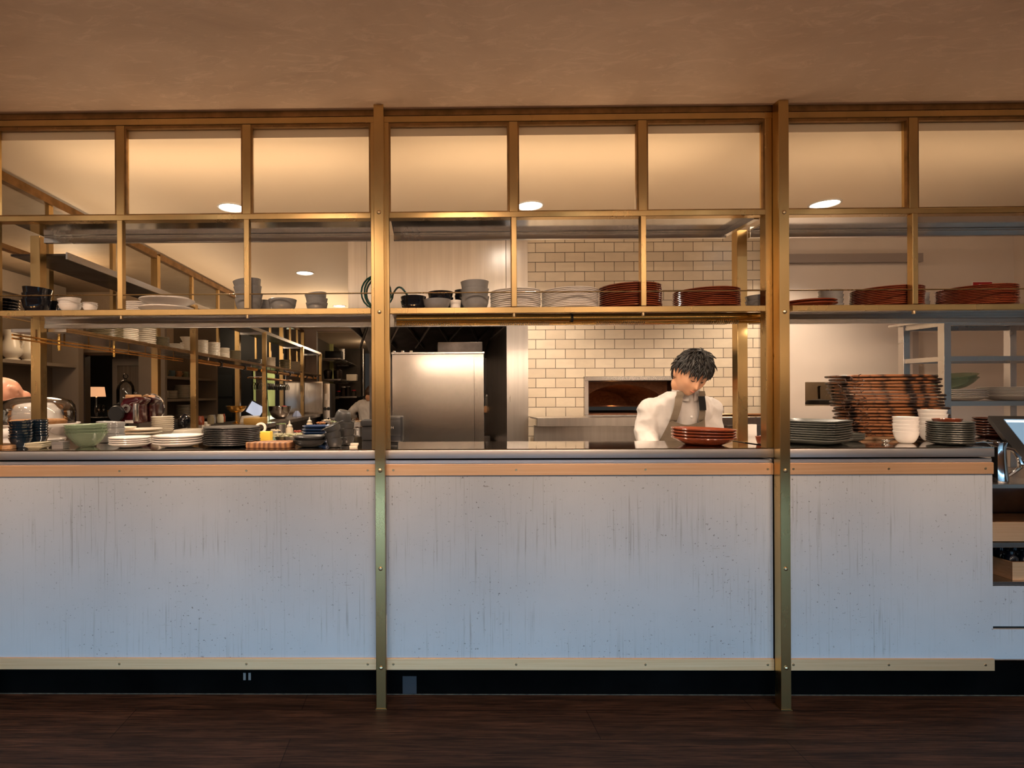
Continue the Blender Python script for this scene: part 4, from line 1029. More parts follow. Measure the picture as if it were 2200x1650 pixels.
# things along the far side counter
sbox('tray','tray','black tray with jars on side counter',432,512,-1.92,912,STEELD,.34,bev=.004)
JC = (BROWN,OLIVE,GREYT,BEIGE)
for k,px in enumerate((437,451,462,472,483)):
    y = yat(px,-1.86)+.02; d = y+2.3
    tag(obj('spice_jar', MB().lathe([(0,0),(.028,0),(.03,.05),(.024,.062),(.024,.075),(0,.076)],(-1.90+.03*(k%2),y,1.33-(912-847)*d/F if False else SC+.05),n=16), JC[k % 4]), f'small jar, {("first","second","third","fourth","fifth")[k]} from the second inner post on black tray','jar',None)
tray_o = [o for o in bpy.data.objects if o.name == 'tray'][-1]
y = yat(600,-1.86); d = y+2.3; rb = 24*d/F
bw = thing('mixing_bowl','large steel mixing bowl on far side counter','bowl',(-1.86,y,SC))
mb_ = MB().lathe(bowl_prof(rb,26*d/F,.4,.003,.85,rid=0),(-1.86,y,SC+.0005),n=40); obj('shell', mb_, CHROME, bw)
tag(obj('red_cloth', MB().ball((-1.86+rb*.45,y-.02,SC+26*d/F-.02),.05,.07,.03,10,6), M('red cloth',(.35,.03,.03),.8)), 'red cloth hanging in the steel mixing bowl','cloth')
y = yat(646,-1.80)
tag(obj('blue_cloth', MB().lathe([(0,0),(.06,0),(.05,.03),(.02,.075),(0,.07)],(-1.80,y-.25,SC+.0005),n=14,flute=.12), M('blue cloth',(.30,.36,.55),.8)), 'crumpled pale blue cloth on the side counter end','cloth')
# small till on the side counter
Xt = -2.0; yt_ = yat(549,Xt); c_ = at(549,884,yt_)
st_ = thing('small_till','small tilted black screen on the side counter','till',(Xt,yt_,SC))
m = MB().box(-.10,.10,-.012,.0,-.085,.085); R_ = Matrix.Translation((c_.x,yt_,c_.z+.02)) @ Matrix.Rotation(.5,4,'Y') @ Matrix.Rotation(-.2,4,'X')
m.xform(R_); obj('casing', m, BLACKM, st_, .004)
m = MB().box(-.085,.085,-.0145,-.0125,-.07,.07); m.xform(R_); obj('screen', m, emit('small till glow',(.45,.5,.62),.9), st_)
obj('stand', MB().lathe([(0,0),(.07,0),(.02,.02),(.02,c_.z-SC),(0,c_.z-SC)],(c_.x,yt_+.03,SC+.0005),n=16), BLACKM, st_)
X = -2.0; y = yat(506,X); z = 1.33-(885-847)*(y+2.3)/F
gb = thing('gold_bowl','gold bowl on a stem beside the third side post','bowl',(X,y,SC))
obj('cup', MB().lathe(bowl_prof(.105,.07,.3,.003,.8,rid=0),(X,y,z),n=28), GOLD, gb)
obj('stem', MB().lathe([(0,0),(.05,0),(.012,.02),(.012,z-SC-.001),(.02,z-SC),(0,z-SC)],(X,y,SC+.0005),n=16), GOLD, gb)
sbox('tea_towel','towel','folded pale towel by the small till',521,551,-1.92,892,WHITE2,.2)
tag(obj('cord', MB().tube([(-1.752,3.57,SZ-.03),(-1.745,3.57,1.35),(-1.73,3.56,1.2),(-1.70,3.5,1.035)],.004,6), CAB), 'thin green cord hanging from the side shelf to the counter', 'cord')
sbox('butcher_block','block','thick yellow wood block on far side counter',532,564,-1.74,896,M('yellow wood',(.45,.26,.06),.5),.3)
# hanging wine glasses
gr = thing('glass_rack','copper glass rack hung under the third side shelf','rack',(-2.0,4.55,1.5))
for X in (-2.05,-1.97,-1.91): obj('rail', MB().cyl((X,3.85,1.53),(X,5.3,1.53),.007,n=8), HOT, gr)
for Y in (3.9,5.25): obj('hanger', B(-2.06,-1.90,Y-.004,Y+.004,1.537,1.545), STEEL, gr); obj('drop', B(-1.984,-1.976,Y-.004,Y+.004,1.5455,SZ-.0185), STEEL, gr)
gm = MB().lathe([(0,.0),(.032,.0),(.033,-.002),(.004,-.006),(.0035,-.055),(.012,-.066),(.030,-.09),(.033,-.115),(.028,-.145),(.0265,-.145),(.031,-.115),(.028,-.092),(.008,-.067),(0,-.066)],n=14)
gme = gm.mesh('wine_glass'); gme.materials.append(GLASSC); g0_ = None
for r_,X in enumerate((-2.01,-1.94)):
    for k in range(14):
        if g0_ is None: o = g0_ = bpy.data.objects.new('wine_glass', gme)
        else: o = g0_.copy()
        COL.objects.link(o); o.location = (X,3.95+.094*k,1.5395)
        tag(o, f'upside-down wine glass, {ORD[k] if k else "nearest"} along {("outer","inner")[r_]} row of the copper rack','wine glass','wine glasses hanging on the copper rack')
# steel ovens at the far end of the side counter
oy = 6.05
for k,(pa,pb) in enumerate(((611,650),(653,693))):
    a = at(pa,820,oy); b_ = at(pb,897,oy)
    t = thing('combi_oven',('left steel oven at the far end of side counter','right steel oven at the far end of side counter')[k],'oven',((a.x+b_.x)/2,oy+.25,SC))
    obj('casing', B(a.x,b_.x,oy+.02,oy+.6,SC+.0005,a.z), STEELV, t, .004)
    obj('door', MB().grid(lambda u,v: V((a.x+.012+(b_.x-a.x-.024)*u, oy+.012-.012*math.sin(PI*v), SC+.03+(a.z-SC-.05)*v)),6,14), STEELV, t, ang=80)
a = at(694,824,oy); b_ = at(709,892,oy)
cp_ = thing('control_unit','lit white control panel beside the right steel oven','control panel',((a.x+b_.x)/2,oy,SC))
obj('casing', B(max(a.x,-1.64),b_.x,oy,oy+.5,.001,a.z), STEELV, cp_, .004)
obj('display', B(a.x+.03,b_.x-.02,oy-.006,oy-.001,SC+.22,a.z-.16), WHITE, cp_)
for q in (.3,.8): obj('knob', MB().cyl((a.x+(b_.x-a.x)*q,oy-.02,SC+.08),(a.x+(b_.x-a.x)*q,oy-.001,SC+.08),.026), BLACKM, cp_)

# ------------------------------------------------------------------ prep bench with ingredients
PBZ = .95
pb = thing('prep_bench','steel prep bench with ingredients behind the charcoal plates','bench',(-1.0,2.4,0))
obj('top', B(-1.5,-.42,1.5,3.3,PBZ-.03,PBZ), STEEL, pb, .003,1)
for X in (-1.46,-.46):
    for Y in (1.54,3.26): obj('leg', B(X-.02,X+.02,Y-.02,Y+.02,.001,PBZ-.0305), STEEL, pb)
obj('undershelf', B(-1.43,-.49,1.57,3.23,.3,.32), STEELD, pb)
def bench_item(px, Y): return at(px,900,Y).x
X = bench_item(617,1.9)
sd = thing('salad_tray','clear tray heaped with pale salad on prep bench','tray',(X,1.9,PBZ))
obj('tray', MB().lathe(bowl_prof(.14,.05,.85,.003,.3,rid=0),(X,1.9,PBZ+.0005),n=36,sy=.7,shape=square(6,0)), GLASSC, sd)
m = MB(); rr = random.Random(3)
for k in range(130):
    m.ball((X+rr.uniform(-.11,.11),1.9+rr.uniform(-.06,.06),PBZ+.04+rr.uniform(0,.035)),rr.uniform(.008,.02),rr.uniform(.006,.014),rr.uniform(.004,.009),6,4)
s_ = obj('salad_leaves', m, M('pale salad',(.46,.46,.26),.6,0,(.62,.55,.42),25), sd); s_['kind'] = 'stuff'
def squeeze(px, Y, hgt, lab):
    X = bench_item(px,Y)
    t = thing('squeeze_bottle',lab,'bottle',(X,Y,PBZ),0,'squeeze bottles on the prep bench')
    obj('body', MB().lathe([(0,0),(.026,0),(.028,.01),(.028,hgt*.62),(.022,hgt*.68),(0,hgt*.69)],(X,Y,PBZ+.0005),n=20), M('milky plastic',(.80,.66,.46),.4), t)
    obj('cap', MB().lathe([(0,0),(.022,0),(.022,.014),(.010,.022),(.004,hgt*.3),(0,hgt*.31)],(X,Y,PBZ+.001+hgt*.69),n=16), WHITE2, t)
squeeze(622,2.05,.17,'milky squeeze bottle behind the salad tray'); squeeze(665,2.75,.17,'milky squeeze bottle behind the blue plates')
IC = [M('tub orange',(.45,.18,.06),.5),M('tub cream',(.66,.55,.38),.5),M('tub green',(.16,.22,.08),.5),M('tub red',(.40,.07,.04),.5),M('tub dark',(.05,.03,.02),.4),M('tub tan',(.40,.26,.14),.5)]
k = 0
for (px,Y,w_,hh) in ((592,2.3,.05,.07),(604,2.6,.05,.11),(638,2.3,.045,.06),(648,2.1,.04,.05),(660,2.3,.05,.05),(690,2.6,.06,.12),(705,2.9,.06,.13),(720,2.8,.05,.12),(735,2.9,.05,.14),(752,2.9,.06,.13),(768,2.8,.05,.12),(700,2.2,.05,.06),(722,2.2,.05,.07),(748,2.2,.05,.08),(676,2.0,.05,.05),(770,2.2,.05,.1),(632,1.75,.03,.05),(650,1.72,.03,.045)):
    X = bench_item(px,Y); k += 1
    NM = ('orange','cream','green','red','dark','tan')[k % 6]
    t = thing('food_tub', f'small {NM} food tub on prep bench, {ORD[k] if k>1 else "first"} counting from yellow box','tub',(X,Y,PBZ),0,'food tubs on the prep bench')
    obj('tub', MB().lathe(bowl_prof(w_,hh,.85,.003,.2,rid=0,m=4),(X,Y,PBZ+.0005),n=20,shape=square(6,0) if k % 2 else None), GLASSC if k % 3 == 0 else STEEL, t)
    m = MB(); rr = random.Random(k)
    for q in range(16): m.ball((X+rr.uniform(-.6,.6)*w_,Y+rr.uniform(-.6,.6)*w_,PBZ+hh*.95+rr.uniform(0,.012)),rr.uniform(.008,.018),None,.008,6,4)
    f_ = obj('food', m, IC[k % 6], t); f_['kind'] = 'stuff'
lt = thing('long_tray','long pale tray with green handle on prep bench','tray',(-.62,3.05,PBZ))
a = at(700,905,3.05).x; b_ = at(778,905,3.05).x
obj('pan', B(a,b_,2.98,3.14,PBZ+.0005,PBZ+.11), M('pale tray',(.62,.48,.30),.4), lt, .006)
obj('strip', B(b_-.08,b_-.005,2.97,2.979,PBZ+.01,PBZ+.03), M('green strip',(.05,.35,.16),.5), lt)
tag(obj('glass_jug', MB().lathe(bowl_prof(.05,.14,.8,.003,.3,rid=0),(bench_item(712,3.15),3.21,PBZ+.0005),n=24), GLASSC), 'clear plastic jug at back of the prep bench','jug')

# ------------------------------------------------------------------ far end wall and alcove
WE = 6.9
ex = at(680,760,WE).x
w = MB(); w.box(-2.6,ex,WE,WE+.1,0,HK); w.box(ex,1.0,WE,WE+.1,2.425,HK); w.box(-.55,1.0,WE,WE+.1,0,2.4249)
struct('wall_far', w, WALLG, 'mauve end wall of the kitchen with a wide opening')
ALCSTEEL = M('dark alcove steel',(.10,.08,.065),.35,.5,(.06,.05,.04),3,world=True)  # dark steel colour, mottled at random
struct('wall_alcove_left', B(-2.12,-2.07,WE+.1,10.5,0,2.42), ALCSTEEL, 'dark steel left wall of the far alcove')
w = MB(); w.box(-2.07,at(782,800,10.4).x,10.4,10.5,0,2.42); w.box(at(800,700,10.4).x+.4,.5,10.4,10.5,0,2.42); struct('wall_alcove_back', w, ALCSTEEL, 'dark steel back wall of the far alcove')
struct('wall_alcove_dark', B(-1.4,.8,11.6,11.7,0,2.42), WALLN)
struct('ceiling_alcove', B(-2.12,.5,WE+.1,11.7,2.42,2.425), CEILK)
a = at(779,760,10.2); tag(obj('pipe', MB().cyl((a.x,10.3,.001),(a.x,10.3,2.41),.045), STEEL), 'steel pipe standing in the far alcove','pipe')
sz = []
for k,(py,ya,lab) in enumerate(((768,8.1,'top dark steel shelf in the far alcove'),(813,8.1,'middle dark steel shelf in the far alcove'),(851,8.7,'lowest dark steel shelf in the far alcove'))):
    z = 1.33+(847-py)*(ya+2.3)/F; sz.append(z)
    t = thing('alcove_shelf',lab,'shelf',(-1.86,9.2,z-.02))
    obj('board', B(-2.069,-1.66 if k < 2 else -1.42,ya,10.35,z-.03,z), STEEL, t, .003,1)
    for Y in (ya+.1,10.2): obj('bracket', MB().prism([(0,0),(.01,0),(.01,.01),(0,.01)],0,.01).xform(Matrix.Translation((-2.06,Y,z-.042))) if False else B(-2.069,-1.8,Y-.006,Y+.006,z-.05,z-.0305), STEEL, t)
def abox(nm,cat,lab,pa,pb,pt,Y,z,mat,dep=.25):
    a = at(pa,pt,Y); b_ = at(pb,pt,Y)
    return tag(obj(nm,B(a.x,b_.x,Y,Y+dep,z+.0005,max(a.z,z+.02)),mat,bev=.006),lab,cat)
abox('black_crate','crate','black crate on the top alcove shelf',698,733,754,8.4,sz[0],BLACKM)
sstk = MB().lathe(bowl_prof(.065,.05,.55,.004,.7,rid=0,m=5),n=20)
stack('bowl','bowl',sstk,WHITE,6,(-1.74,8.8,sz[0]),.036,'white bowl','stack on the top alcove shelf','bowls on the alcove shelf',.001)
for k,px in enumerate((704,725)): 
    X = at(px,800,8.4).x
    tag(obj('dark_pot', MB().lathe([(0,0),(.075,0),(.09,.12),(.09,.17),(.05,.20),(0,.205)],(X,8.45,sz[1]+.0005),n=20), STEELD), ('dark pot at the left on the middle alcove shelf','dark pot at the right on the middle alcove shelf')[k],'pot')
abox('white_box','box','white box on the middle alcove shelf',744,766,804,9.6,sz[1],WHITE2)
for k,px in enumerate((716,727,738,748,760)):
    X = at(px,840,9.0+.08*k).x
    t = thing('glass_jar',f'clear storage jar, {ORD[k] if k else "first"} along the lowest alcove shelf','jar',(X,9.0+.08*k,sz[2]),0,'jars on the lowest alcove shelf')
    hh = (.10,.10,.19,.2,.12)[k]
    obj('glass', MB().lathe([(0,0),(.05,0),(.052,hh*.8),(.04,hh*.9),(.04,hh),(0,hh)],(X,9.0+.08*k,sz[2]+.0005),n=18), GLASSC, t)
    obj('lid', MB().lathe([(0,0),(.044,0),(.044,.016),(0,.018)],(X,9.0+.08*k,sz[2]+.001+hh),n=18), (WHITE,RED,WHITE,GREYT,RED)[k], t)
abox('alcove_bench','bench','dark bench along the far alcove wall',722,778,905,9.5,.001,STEELD,.6)

# ------------------------------------------------------------------ the room beyond the side screen
WX = -3.8
struct('wall_side_room', B(WX-.1,WX,.05,3.12,0,HK+.03), WALLO, 'olive back of the built-in jug shelves')
struct('trim_5', B(WX+.001,WX+.08,.05,3.2,2.26,2.45), WALLOL, 'pale cornice over the jug shelves')
bs = thing('built_in_shelf','built-in olive shelf unit holding cream jugs','shelves',(WX+.12,1.6,0))
for z,nm in ((1.645,'upper_shelf'),(1.20,'lower_shelf'),(.92,'worktop')): obj(nm, B(WX+.001,WX+.25,.4,3.10,z-.03,z), WALLOL, bs)
obj('end_panel', B(WX+.001,WX+.27,3.101,3.18,.001,2.258), WALLOL, bs)
obj('base_cabinet', B(WX+.001,WX+.25,.4,3.10,.001,.8895), WALLO, bs)
for k,(px,lab) in enumerate(((18,'cream glazed jug nearest the corner on olive shelf'),(54,'cream glazed jug behind the corner post on olive shelf'),(-20,'cream glazed jug at the shelf edge out of sight'))):
    if k == 2: continue
    X = WX+.13; y = yat(px,X); hz_ = .27; rj = .085
    t = thing('jug',lab,'jug',(X,y,1.6455),0,'cream jugs on the olive shelf')
    obj('body', MB().lathe([(0,0),(.06,0),(.062,.012),(.045,.022),(.082,.06),(.088,.09),(.075,.14),(.055,.19),(.052,.22),(.062,.27),(.058,.27),(.048,.22),(.05,.19),(.07,.14),(0,.06)],(X,y,1.646),n=28), WHITE2, t)
    obj('handle', MB().tube([(X+.05,y,1.646+.25),(X+.095,y,1.646+.24),(X+.11,y,1.646+.19),(X+.10,y,1.646+.14),(X+.075,y,1.646+.11)],.009,8), WHITE2, t)
for k,px in enumerate((44,53,62)):
    X = WX+.13; y = yat(px,X)-.05
    tag(obj('cup', MB().lathe(bowl_prof(.05,.11,.8,.003,.4,rid=0),(X,y,1.2005),n=20), (OLIVE,WALLOL,BEIGE)[k]), f'{("first","second","third")[k]} cup behind the bald cook on the olive shelf','cup')
# frontal walls
WF = 4.0
def fx(px): return at(px,820,WF).x
zt0 = zat(762,WF,-3.5)
w = MB(); w.box(-6.4,fx(116),WF,WF+.1,0,HK+.03); w.box(fx(137),fx(183),WF,WF+.1,0,zt0); w.box(fx(116),fx(137),WF,WF+.1,zat(776,WF,-4),zt0); w.box(fx(243),fx(345),WF,WF+.1,0,zt0)
struct('wall_side_front', w, M('olive tongue and groove boards',(.21,.15,.10),.5,0,(.14,.095,.06),3,(28,1,.3),world=True), 'olive boarded wall with dark openings')
struct('beam_side', B(fx(116),fx(345)+.1,WF-.35,WF+.12,zt0+.001,HK+.03), CEILO, 'plaster beam above the dark openings')
pn = MB(); pn.box(fx(243)+.003,fx(254),WF-.02,WF-.001,.0,zt0-.05); pn.box(fx(254),fx(345),WF-.02,WF-.001,zt0-.13,zt0-.05)
struct('trim_6', pn, WALLOL, 'pale panel moulding beside the slicer')
# lamp on its table
lx = at(207,840,5.6); u = (5.6+2.3)/F
tbl = thing('lamp_table','dark table carrying the lit table lamp','table',(lx.x,5.6,0))
ztb = 1.33-(893-847)*u
obj('top', B(lx.x-.35,lx.x+.5,5.35,5.85,ztb-.03,ztb), BLACKM, tbl, .004)
for dx in (-.3,.45):
    for dy in (-.2,.2): obj('leg', B(lx.x+dx-.02,lx.x+dx+.02,5.6+dy-.02,5.6+dy+.02,.001,ztb-.0305), BLACKM, tbl)
lm = thing('table_lamp','lit table lamp with tan drum shade in dark opening','lamp',(lx.x,5.6,ztb))
s0_ = 1.33+(847-849)*u; s1_ = 1.33+(847-828)*u
SHD = emit('lit lamp shade',(.62,.30,.14),1.3)
obj('shade', MB().lathe([(18*u,s0_),(15.5*u,s1_),(15.3*u,s1_),(17.8*u,s0_),(18*u,s0_)],(lx.x,5.6,0),n=28), SHD, lm)
obj('bulb', MB().ball((lx.x,5.6,s0_+.03),.03), emit('lamp bulb',(1,.8,.55),30), lm)
obj('base', MB().lathe([(0,0),(.05,0),(.05,.01),(.016,.02),(.03,.09),(.022,.15),(.014,.2),(.012,s0_-ztb+.05),(0,s0_-ztb+.05)],(lx.x,5.6,ztb+.0005),n=20), CHROME, lm)
for k,(dx,lab) in enumerate(((.10,'wine glass nearest the table lamp'),(.17,'wine glass right of the first by the table lamp'),(.26,'gold tumbler on the lamp table'))):
    m = MB().lathe([(0,0),(.03,0),(.004,.006),(.004,.07),(.03,.10),(.034,.14),(.028,.18),(.026,.18),(.031,.14),(0,.09)],(lx.x+dx,5.5,ztb+.0005),n=16) if k < 2 else MB().lathe(bowl_prof(.035,.10,.8,.003,.3,rid=0),(lx.x+dx,5.5,ztb+.0005),n=16)
    tag(obj('wine_glass' if k < 2 else 'tumbler', m, GLASSC if k < 2 else GOLD), lab, 'glass')
# cup shelves
CXp = -2.95
cs = thing('cup_shelves','olive open shelves with cups right of the slicer','shelves',(CXp,4.6,0))
cy0, cy1 = 3.72, 5.2
obj('back', B(CXp-.32,CXp-.30,cy0+.05,cy1,.001,2.3), WALLO, cs)
obj('end_panel', B(CXp-.30,CXp,cy0,cy0+.05,.001,2.3), WALLOL, cs); obj('end_panel', B(CXp-.30,CXp,cy1,cy1+.06,.001,2.3), WALLOL, cs)
cz = []
for py in (808,854,896):
    z = 1.33+(847-py)*(4.3+2.3)/F*1.0; cz.append(z)
    obj('shelf', B(CXp-.30,CXp,cy0+.0505,cy1,z-.03,z), WALLOL, cs)
def cst(px,n,z,r,h,what,where,mat=WHITE2,p=None,bowl=False):
    y = yat(px,CXp-.1)
    mb = MB().lathe(bowl_prof(r,h*2,.6,.003,.6,rid=0,m=5) if bowl else plate_prof(r,h,.005,.6),n=20)
    stack('plate','plate',mb,mat,n,(CXp-.14,y,z),p or .0135,what,where,'crockery on the cup shelves',.001)
for k,px in enumerate((355,369,384,398)):
    y = yat(px,CXp-.1); nm = ('green','blue','orange','sage')[k]; mt = (OLIVE,M('blue cup',(.10,.16,.19),.3),M('orange cup',(.42,.2,.09),.3),M('sage cup',(.16,.17,.10),.3))[k]
    t = thing('cup',f'{nm} cup on the top cup shelf','cup',(CXp-.12,y,cz[0]))
    obj('body', MB().lathe(bowl_prof(.045,.075,.7,.003,.6,rid=0),(CXp-.12,y,cz[0]+.0005),n=20), mt, t)
    obj('handle', MB().tube([(CXp-.10,y+.04,cz[0]+.06),(CXp-.09,y+.065,cz[0]+.05),(CXp-.10,y+.04,cz[0]+.02)],.005,6), mt, t)
cst(356,7,cz[1],.065,.012,'tan saucer','left stack on the middle cup shelf'); cst(372,7,cz[1],.075,.012,'tan saucer','middle stack of the middle cup shelf')
cst(396,11,cz[1],.095,.014,'tan plate','right stack on the middle cup shelf',p=.015)
cst(362,3,cz[2],.07,.012,'tan saucer','left stack on the lowest cup shelf'); cst(398,8,cz[2],.085,.014,'tan plate','right stack on the lowest cup shelf',p=.02)
# coffee machine parts in front of the shelves
yk = yat(382,-2.0)
km_ = thing('coffee_grinder','dark rounded coffee machine behind the cream bowls','coffee machine',(-2.03,yk,SC))
obj('body', MB().prism([(-2.16,yk-.08),(-1.90,yk-.08),(-1.90,yk+.1),(-2.16,yk+.1)],SC+.0005,SC+.10), BLACKM, km_, .02)
obj('drum', MB().ball((-1.93,yk-.05,SC+.085),.05,.08,.07,16,10), BLACKG, km_)
obj('trim', B(-2.15,-1.91,yk-.088,yk-.081,SC+.085,SC+.092), CHROME, km_)
# far dark wall, green lit doorway
nf = 6.3
def nx(px): return at(px,820,nf).x
w = MB(); w.box(-6.4,nx(541),nf,nf+.08,0,HK+.03); w.box(nx(592),-2.26,nf,nf+.08,0,HK+.03); w.box(nx(541),nx(592),nf,nf+.08,zat(795,nf,-2.6),HK+.03)
struct('wall_navy', w, WALLN, 'navy panelled wall with an open doorway')
m = MB()
for pa,pb,ya,yb in ((442,462,805,852),(442,462,857,896),(468,500,805,852),(468,500,857,896)):
    z0,z1 = zat(yb,nf,-3),zat(ya,nf,-3); m.box(nx(pa),nx(pb),nf-.012,nf-.001,z0,z1)
struct('trim_7', m, M('navy panel',(.018,.022,.024),.45), 'raised navy panels')
struct('wall_green_room', B(-4.6,-2.0,9.2,9.3,0,HK), M('pale green paint',(.36,.36,.14),.6), 'pale green wall seen through the far doorway')
struct('wall_screen_grey', B(nx(541),nx(555),nf+.2,nf+.24,0,2.3), WALLOL, 'grey door edge in the far doorway')
a = at(557,852,9.0); b_ = at(566,873,9.0)
gl_ = thing('wall_lamp','small glowing white lamp in the green doorway','lamp',((a.x+b_.x)/2,9.1,b_.z))
obj('shade', B(a.x,b_.x,9.08,9.19,b_.z,a.z), emit('white lamp',(1,.95,.8),2.2), gl_)
obj('bracket', B(a.x+.02,a.x+.04,9.12,9.19,b_.z-.05,b_.z-.001), BRASS, gl_)
for k,(px,py) in enumerate(((532,743),(590,759),(503,733))):
    d = ray(px,py); p = CAM+d*((HK+.03-CAM.z)/d.z)
    if p.y < 6.2: downlight(p.x,p.y,('round downlight in side room above the third bay','round downlight in side room furthest back','round downlight in side room nearest')[k],HK+.03,.06)
# ------------------------------------------------------------------ people
from mathutils import noise as mnoise
SKIN = M('warm skin', (.62,.33,.19), .5, 0, (.56,.27,.15), 14, spec=.4)
SKINP = M('pale ruddy skin', (.60,.29,.18), .42, 0, (.52,.21,.13), 12)
HAIRM = M('black hair', (.007,.0055,.005), .5, 0, (.022,.016,.013), 60, (1,1,.2))
HAIRB = M('brown hair', (.045,.020,.010), .5)
COAT = M('white cotton', (.55,.51,.485), .85, 0, (.49,.455,.43), 13, bmp=.6)
APRON = M('taupe apron cotton', (.20,.155,.11), .85, 0, (.17,.13,.09), 30, bmp=.2)
TROUS = M('dark trousers', (.02,.02,.022), .8)
LIPM = M('lips', (.45,.17,.11), .5)

def voxel(name, mb, mat, size, sm=3, parent=None, fold=0, seed=0):
    """fuse overlapping closed pieces into one continuous surface"""
    me = mb.mesh(name); o = bpy.data.objects.new(name, me); COL.objects.link(o)
    r = o.modifiers.new('fuse', 'REMESH'); r.mode = 'VOXEL'; r.voxel_size = size; r.use_smooth_shade = True
    s = o.modifiers.new('smooth', 'SMOOTH'); s.factor = .5; s.iterations = sm
    dg = bpy.context.evaluated_depsgraph_get(); ev = o.evaluated_get(dg)
    m2 = bpy.data.meshes.new_from_object(ev); bpy.data.objects.remove(o)
    if fold:
        ns = [v.normal.copy() for v in m2.vertices]
        for v, n_ in zip(m2.vertices, ns):
            p = v.co; q = V((p.x*9+seed, p.y*9, p.z*5)); f = abs(mnoise.noise(q+V((0,0,p.x*8))))+.7*abs(mnoise.noise(V((p.x*17+p.z*9, p.y*15, p.z*8-p.x*12+seed))))
            v.co = p + n_*fold*(.46-f)
    base = wloc(parent) if parent else V((0,0,0))
    for v in m2.vertices: v.co -= base
    for p in m2.polygons: p.use_smooth = True
    m2.materials.clear(); m2.materials.append(mat); m2.name = name
    o = bpy.data.objects.new(name, m2); COL.objects.link(o)
    if parent: o.parent = parent
    return o
def limb(mb, pts, rs, n=14):
    P = []; R = []
    for i in range(len(pts)-1):
        for k in range(5):
            t = k/5; P.append(V(pts[i]).lerp(V(pts[i+1]), t)); R.append(rs[i]+(rs[i+1]-rs[i])*t)
    P.append(V(pts[-1])); R.append(rs[-1])
    for _ in range(2):
        Q = [P[0]]+[(P[i-1]+P[i]*2+P[i+1])/4 for i in range(1, len(P)-1)]+[P[-1]]; P = Q
    mb.tube(P, R, n); mb.ball(P[0], rs[0], n=12); mb.ball(P[-1], rs[-1], n=12)
def hand(mb, w, d, nrm, side, curl=.5):
    """five fingers: w wrist, d pointing direction, nrm back-of-hand normal, side +1/-1 for the thumb"""
    w = V(w); d = V(d).normalized(); nrm = (V(nrm)-d*V(nrm).dot(d)).normalized(); s = d.cross(nrm)*side
    o = len(mb.v); rings = []
    for t, a, b in ((-.01,.024,.017),(.02,.030,.016),(.055,.040,.015),(.085,.040,.013),(.095,.034,.010)):
        c = w+d*t; rings.append([c+s*a*math.cos(2*PI*j/14)+nrm*b*math.sin(2*PI*j/14) for j in range(14)])
    mb.loft(rings)
    for k, (off, L) in enumerate(((.029,.072),(.010,.080),(-.010,.075),(-.029,.058))):
        p = w+d*.085+s*off; dd = (d+s*off*2).normalized(); pts = [p]; c = 0
        for seg, l in enumerate((.45,.32,.23)):
            c += curl*(.5+.35*seg); q = dd*math.cos(c)-nrm*math.sin(c); p = p+q*L*l; pts.append(p)
        mb.tube(pts, [.0095,.009,.0082,.007], 8); mb.ball(pts[-1], .007, n=8, m=6)
    p = w+d*.02+s*.026; pts = [p]; q = (d*.6+s*.75-nrm*.25).normalized()
    for l in (.036,.03,.024): p = p+q*l; pts.append(p); q = (q+d*.35-nrm*.25).normalized()
    mb.tube(pts, [.013,.011,.0095,.0075], 8); mb.ball(pts[-1], .0075, n=8, m=6)
def g_(d, c, s): return math.exp(-((d-V(c).normalized()).length_squared)/(s*s))
def head_pt(d, a=.074, b=.095, c=.116):
    x, y, z = d; sx_ = 1.; sy_ = 1.
    if z < 0: sx_ = 1-.30*(-z)**1.4; sy_ = 1-(.32*(-z) if y > 0 else .02*(-z))
    r = 1.
    off = (.026*g_(d,(0,-1,-.18),.12)+.014*g_(d,(0,-1,.04),.11)+.012*g_(d,(0,-.72,-.72),.30)
           -.014*(g_(d,(.36,-.9,.12),.2)+g_(d,(-.36,-.9,.12),.2))+.004*(g_(d,(.33,-.9,.30),.18)+g_(d,(-.33,-.9,.30),.18))
           +.005*(g_(d,(.55,-.75,-.15),.3)+g_(d,(-.55,-.75,-.15),.3))+.007*g_(d,(0,-.9,-.45),.14)-.004*g_(d,(0,-.9,-.56),.08)
           +.005*(g_(d,(.36,-.9,.08),.09)+g_(d,(-.36,-.9,.08),.09)))
    p = V((x*a*sx_, y*b*sy_, z*c)); return p + d*off
def sph(nu, nv, fn):
    m = MB(); rows = []
    vs = []; fs = []
    for j in range(nv+1):
        th = PI*j/nv
        if j in (0, nv): rows.append([len(vs)]); vs.append(fn(V((0,0,1 if j == 0 else -1)))); continue
        row = []
        for i in range(nu):
            ph = 2*PI*i/nu; row.append(len(vs)); vs.append(fn(V((math.sin(th)*math.cos(ph), math.sin(th)*math.sin(ph), math.cos(th)))))
        rows.append(row)
    for A, B_ in zip(rows, rows[1:]):
        for i in range(nu):
            if len(A) == 1: fs.append((A[0], B_[i], B_[(i+1) % nu]))
            elif len(B_) == 1: fs.append((A[i], B_[0], A[(i+1) % nu]))
            else: fs.append((A[i], B_[i], B_[(i+1) % nu], A[(i+1) % nu]))
    return m.add(vs, fs)
def head_mb(T):
    m = sph(64, 52, head_pt)
    for s in (-1, 1):
        m.ball((s*.076,.012,.0),.011,.021,.033,12,10); m.ball((s*.081,.014,.008),.007,.019,.022,10,8); m.ball((s*.074,.008,-.028),.009,.010,.012,8,6)
    return m.xform(T)
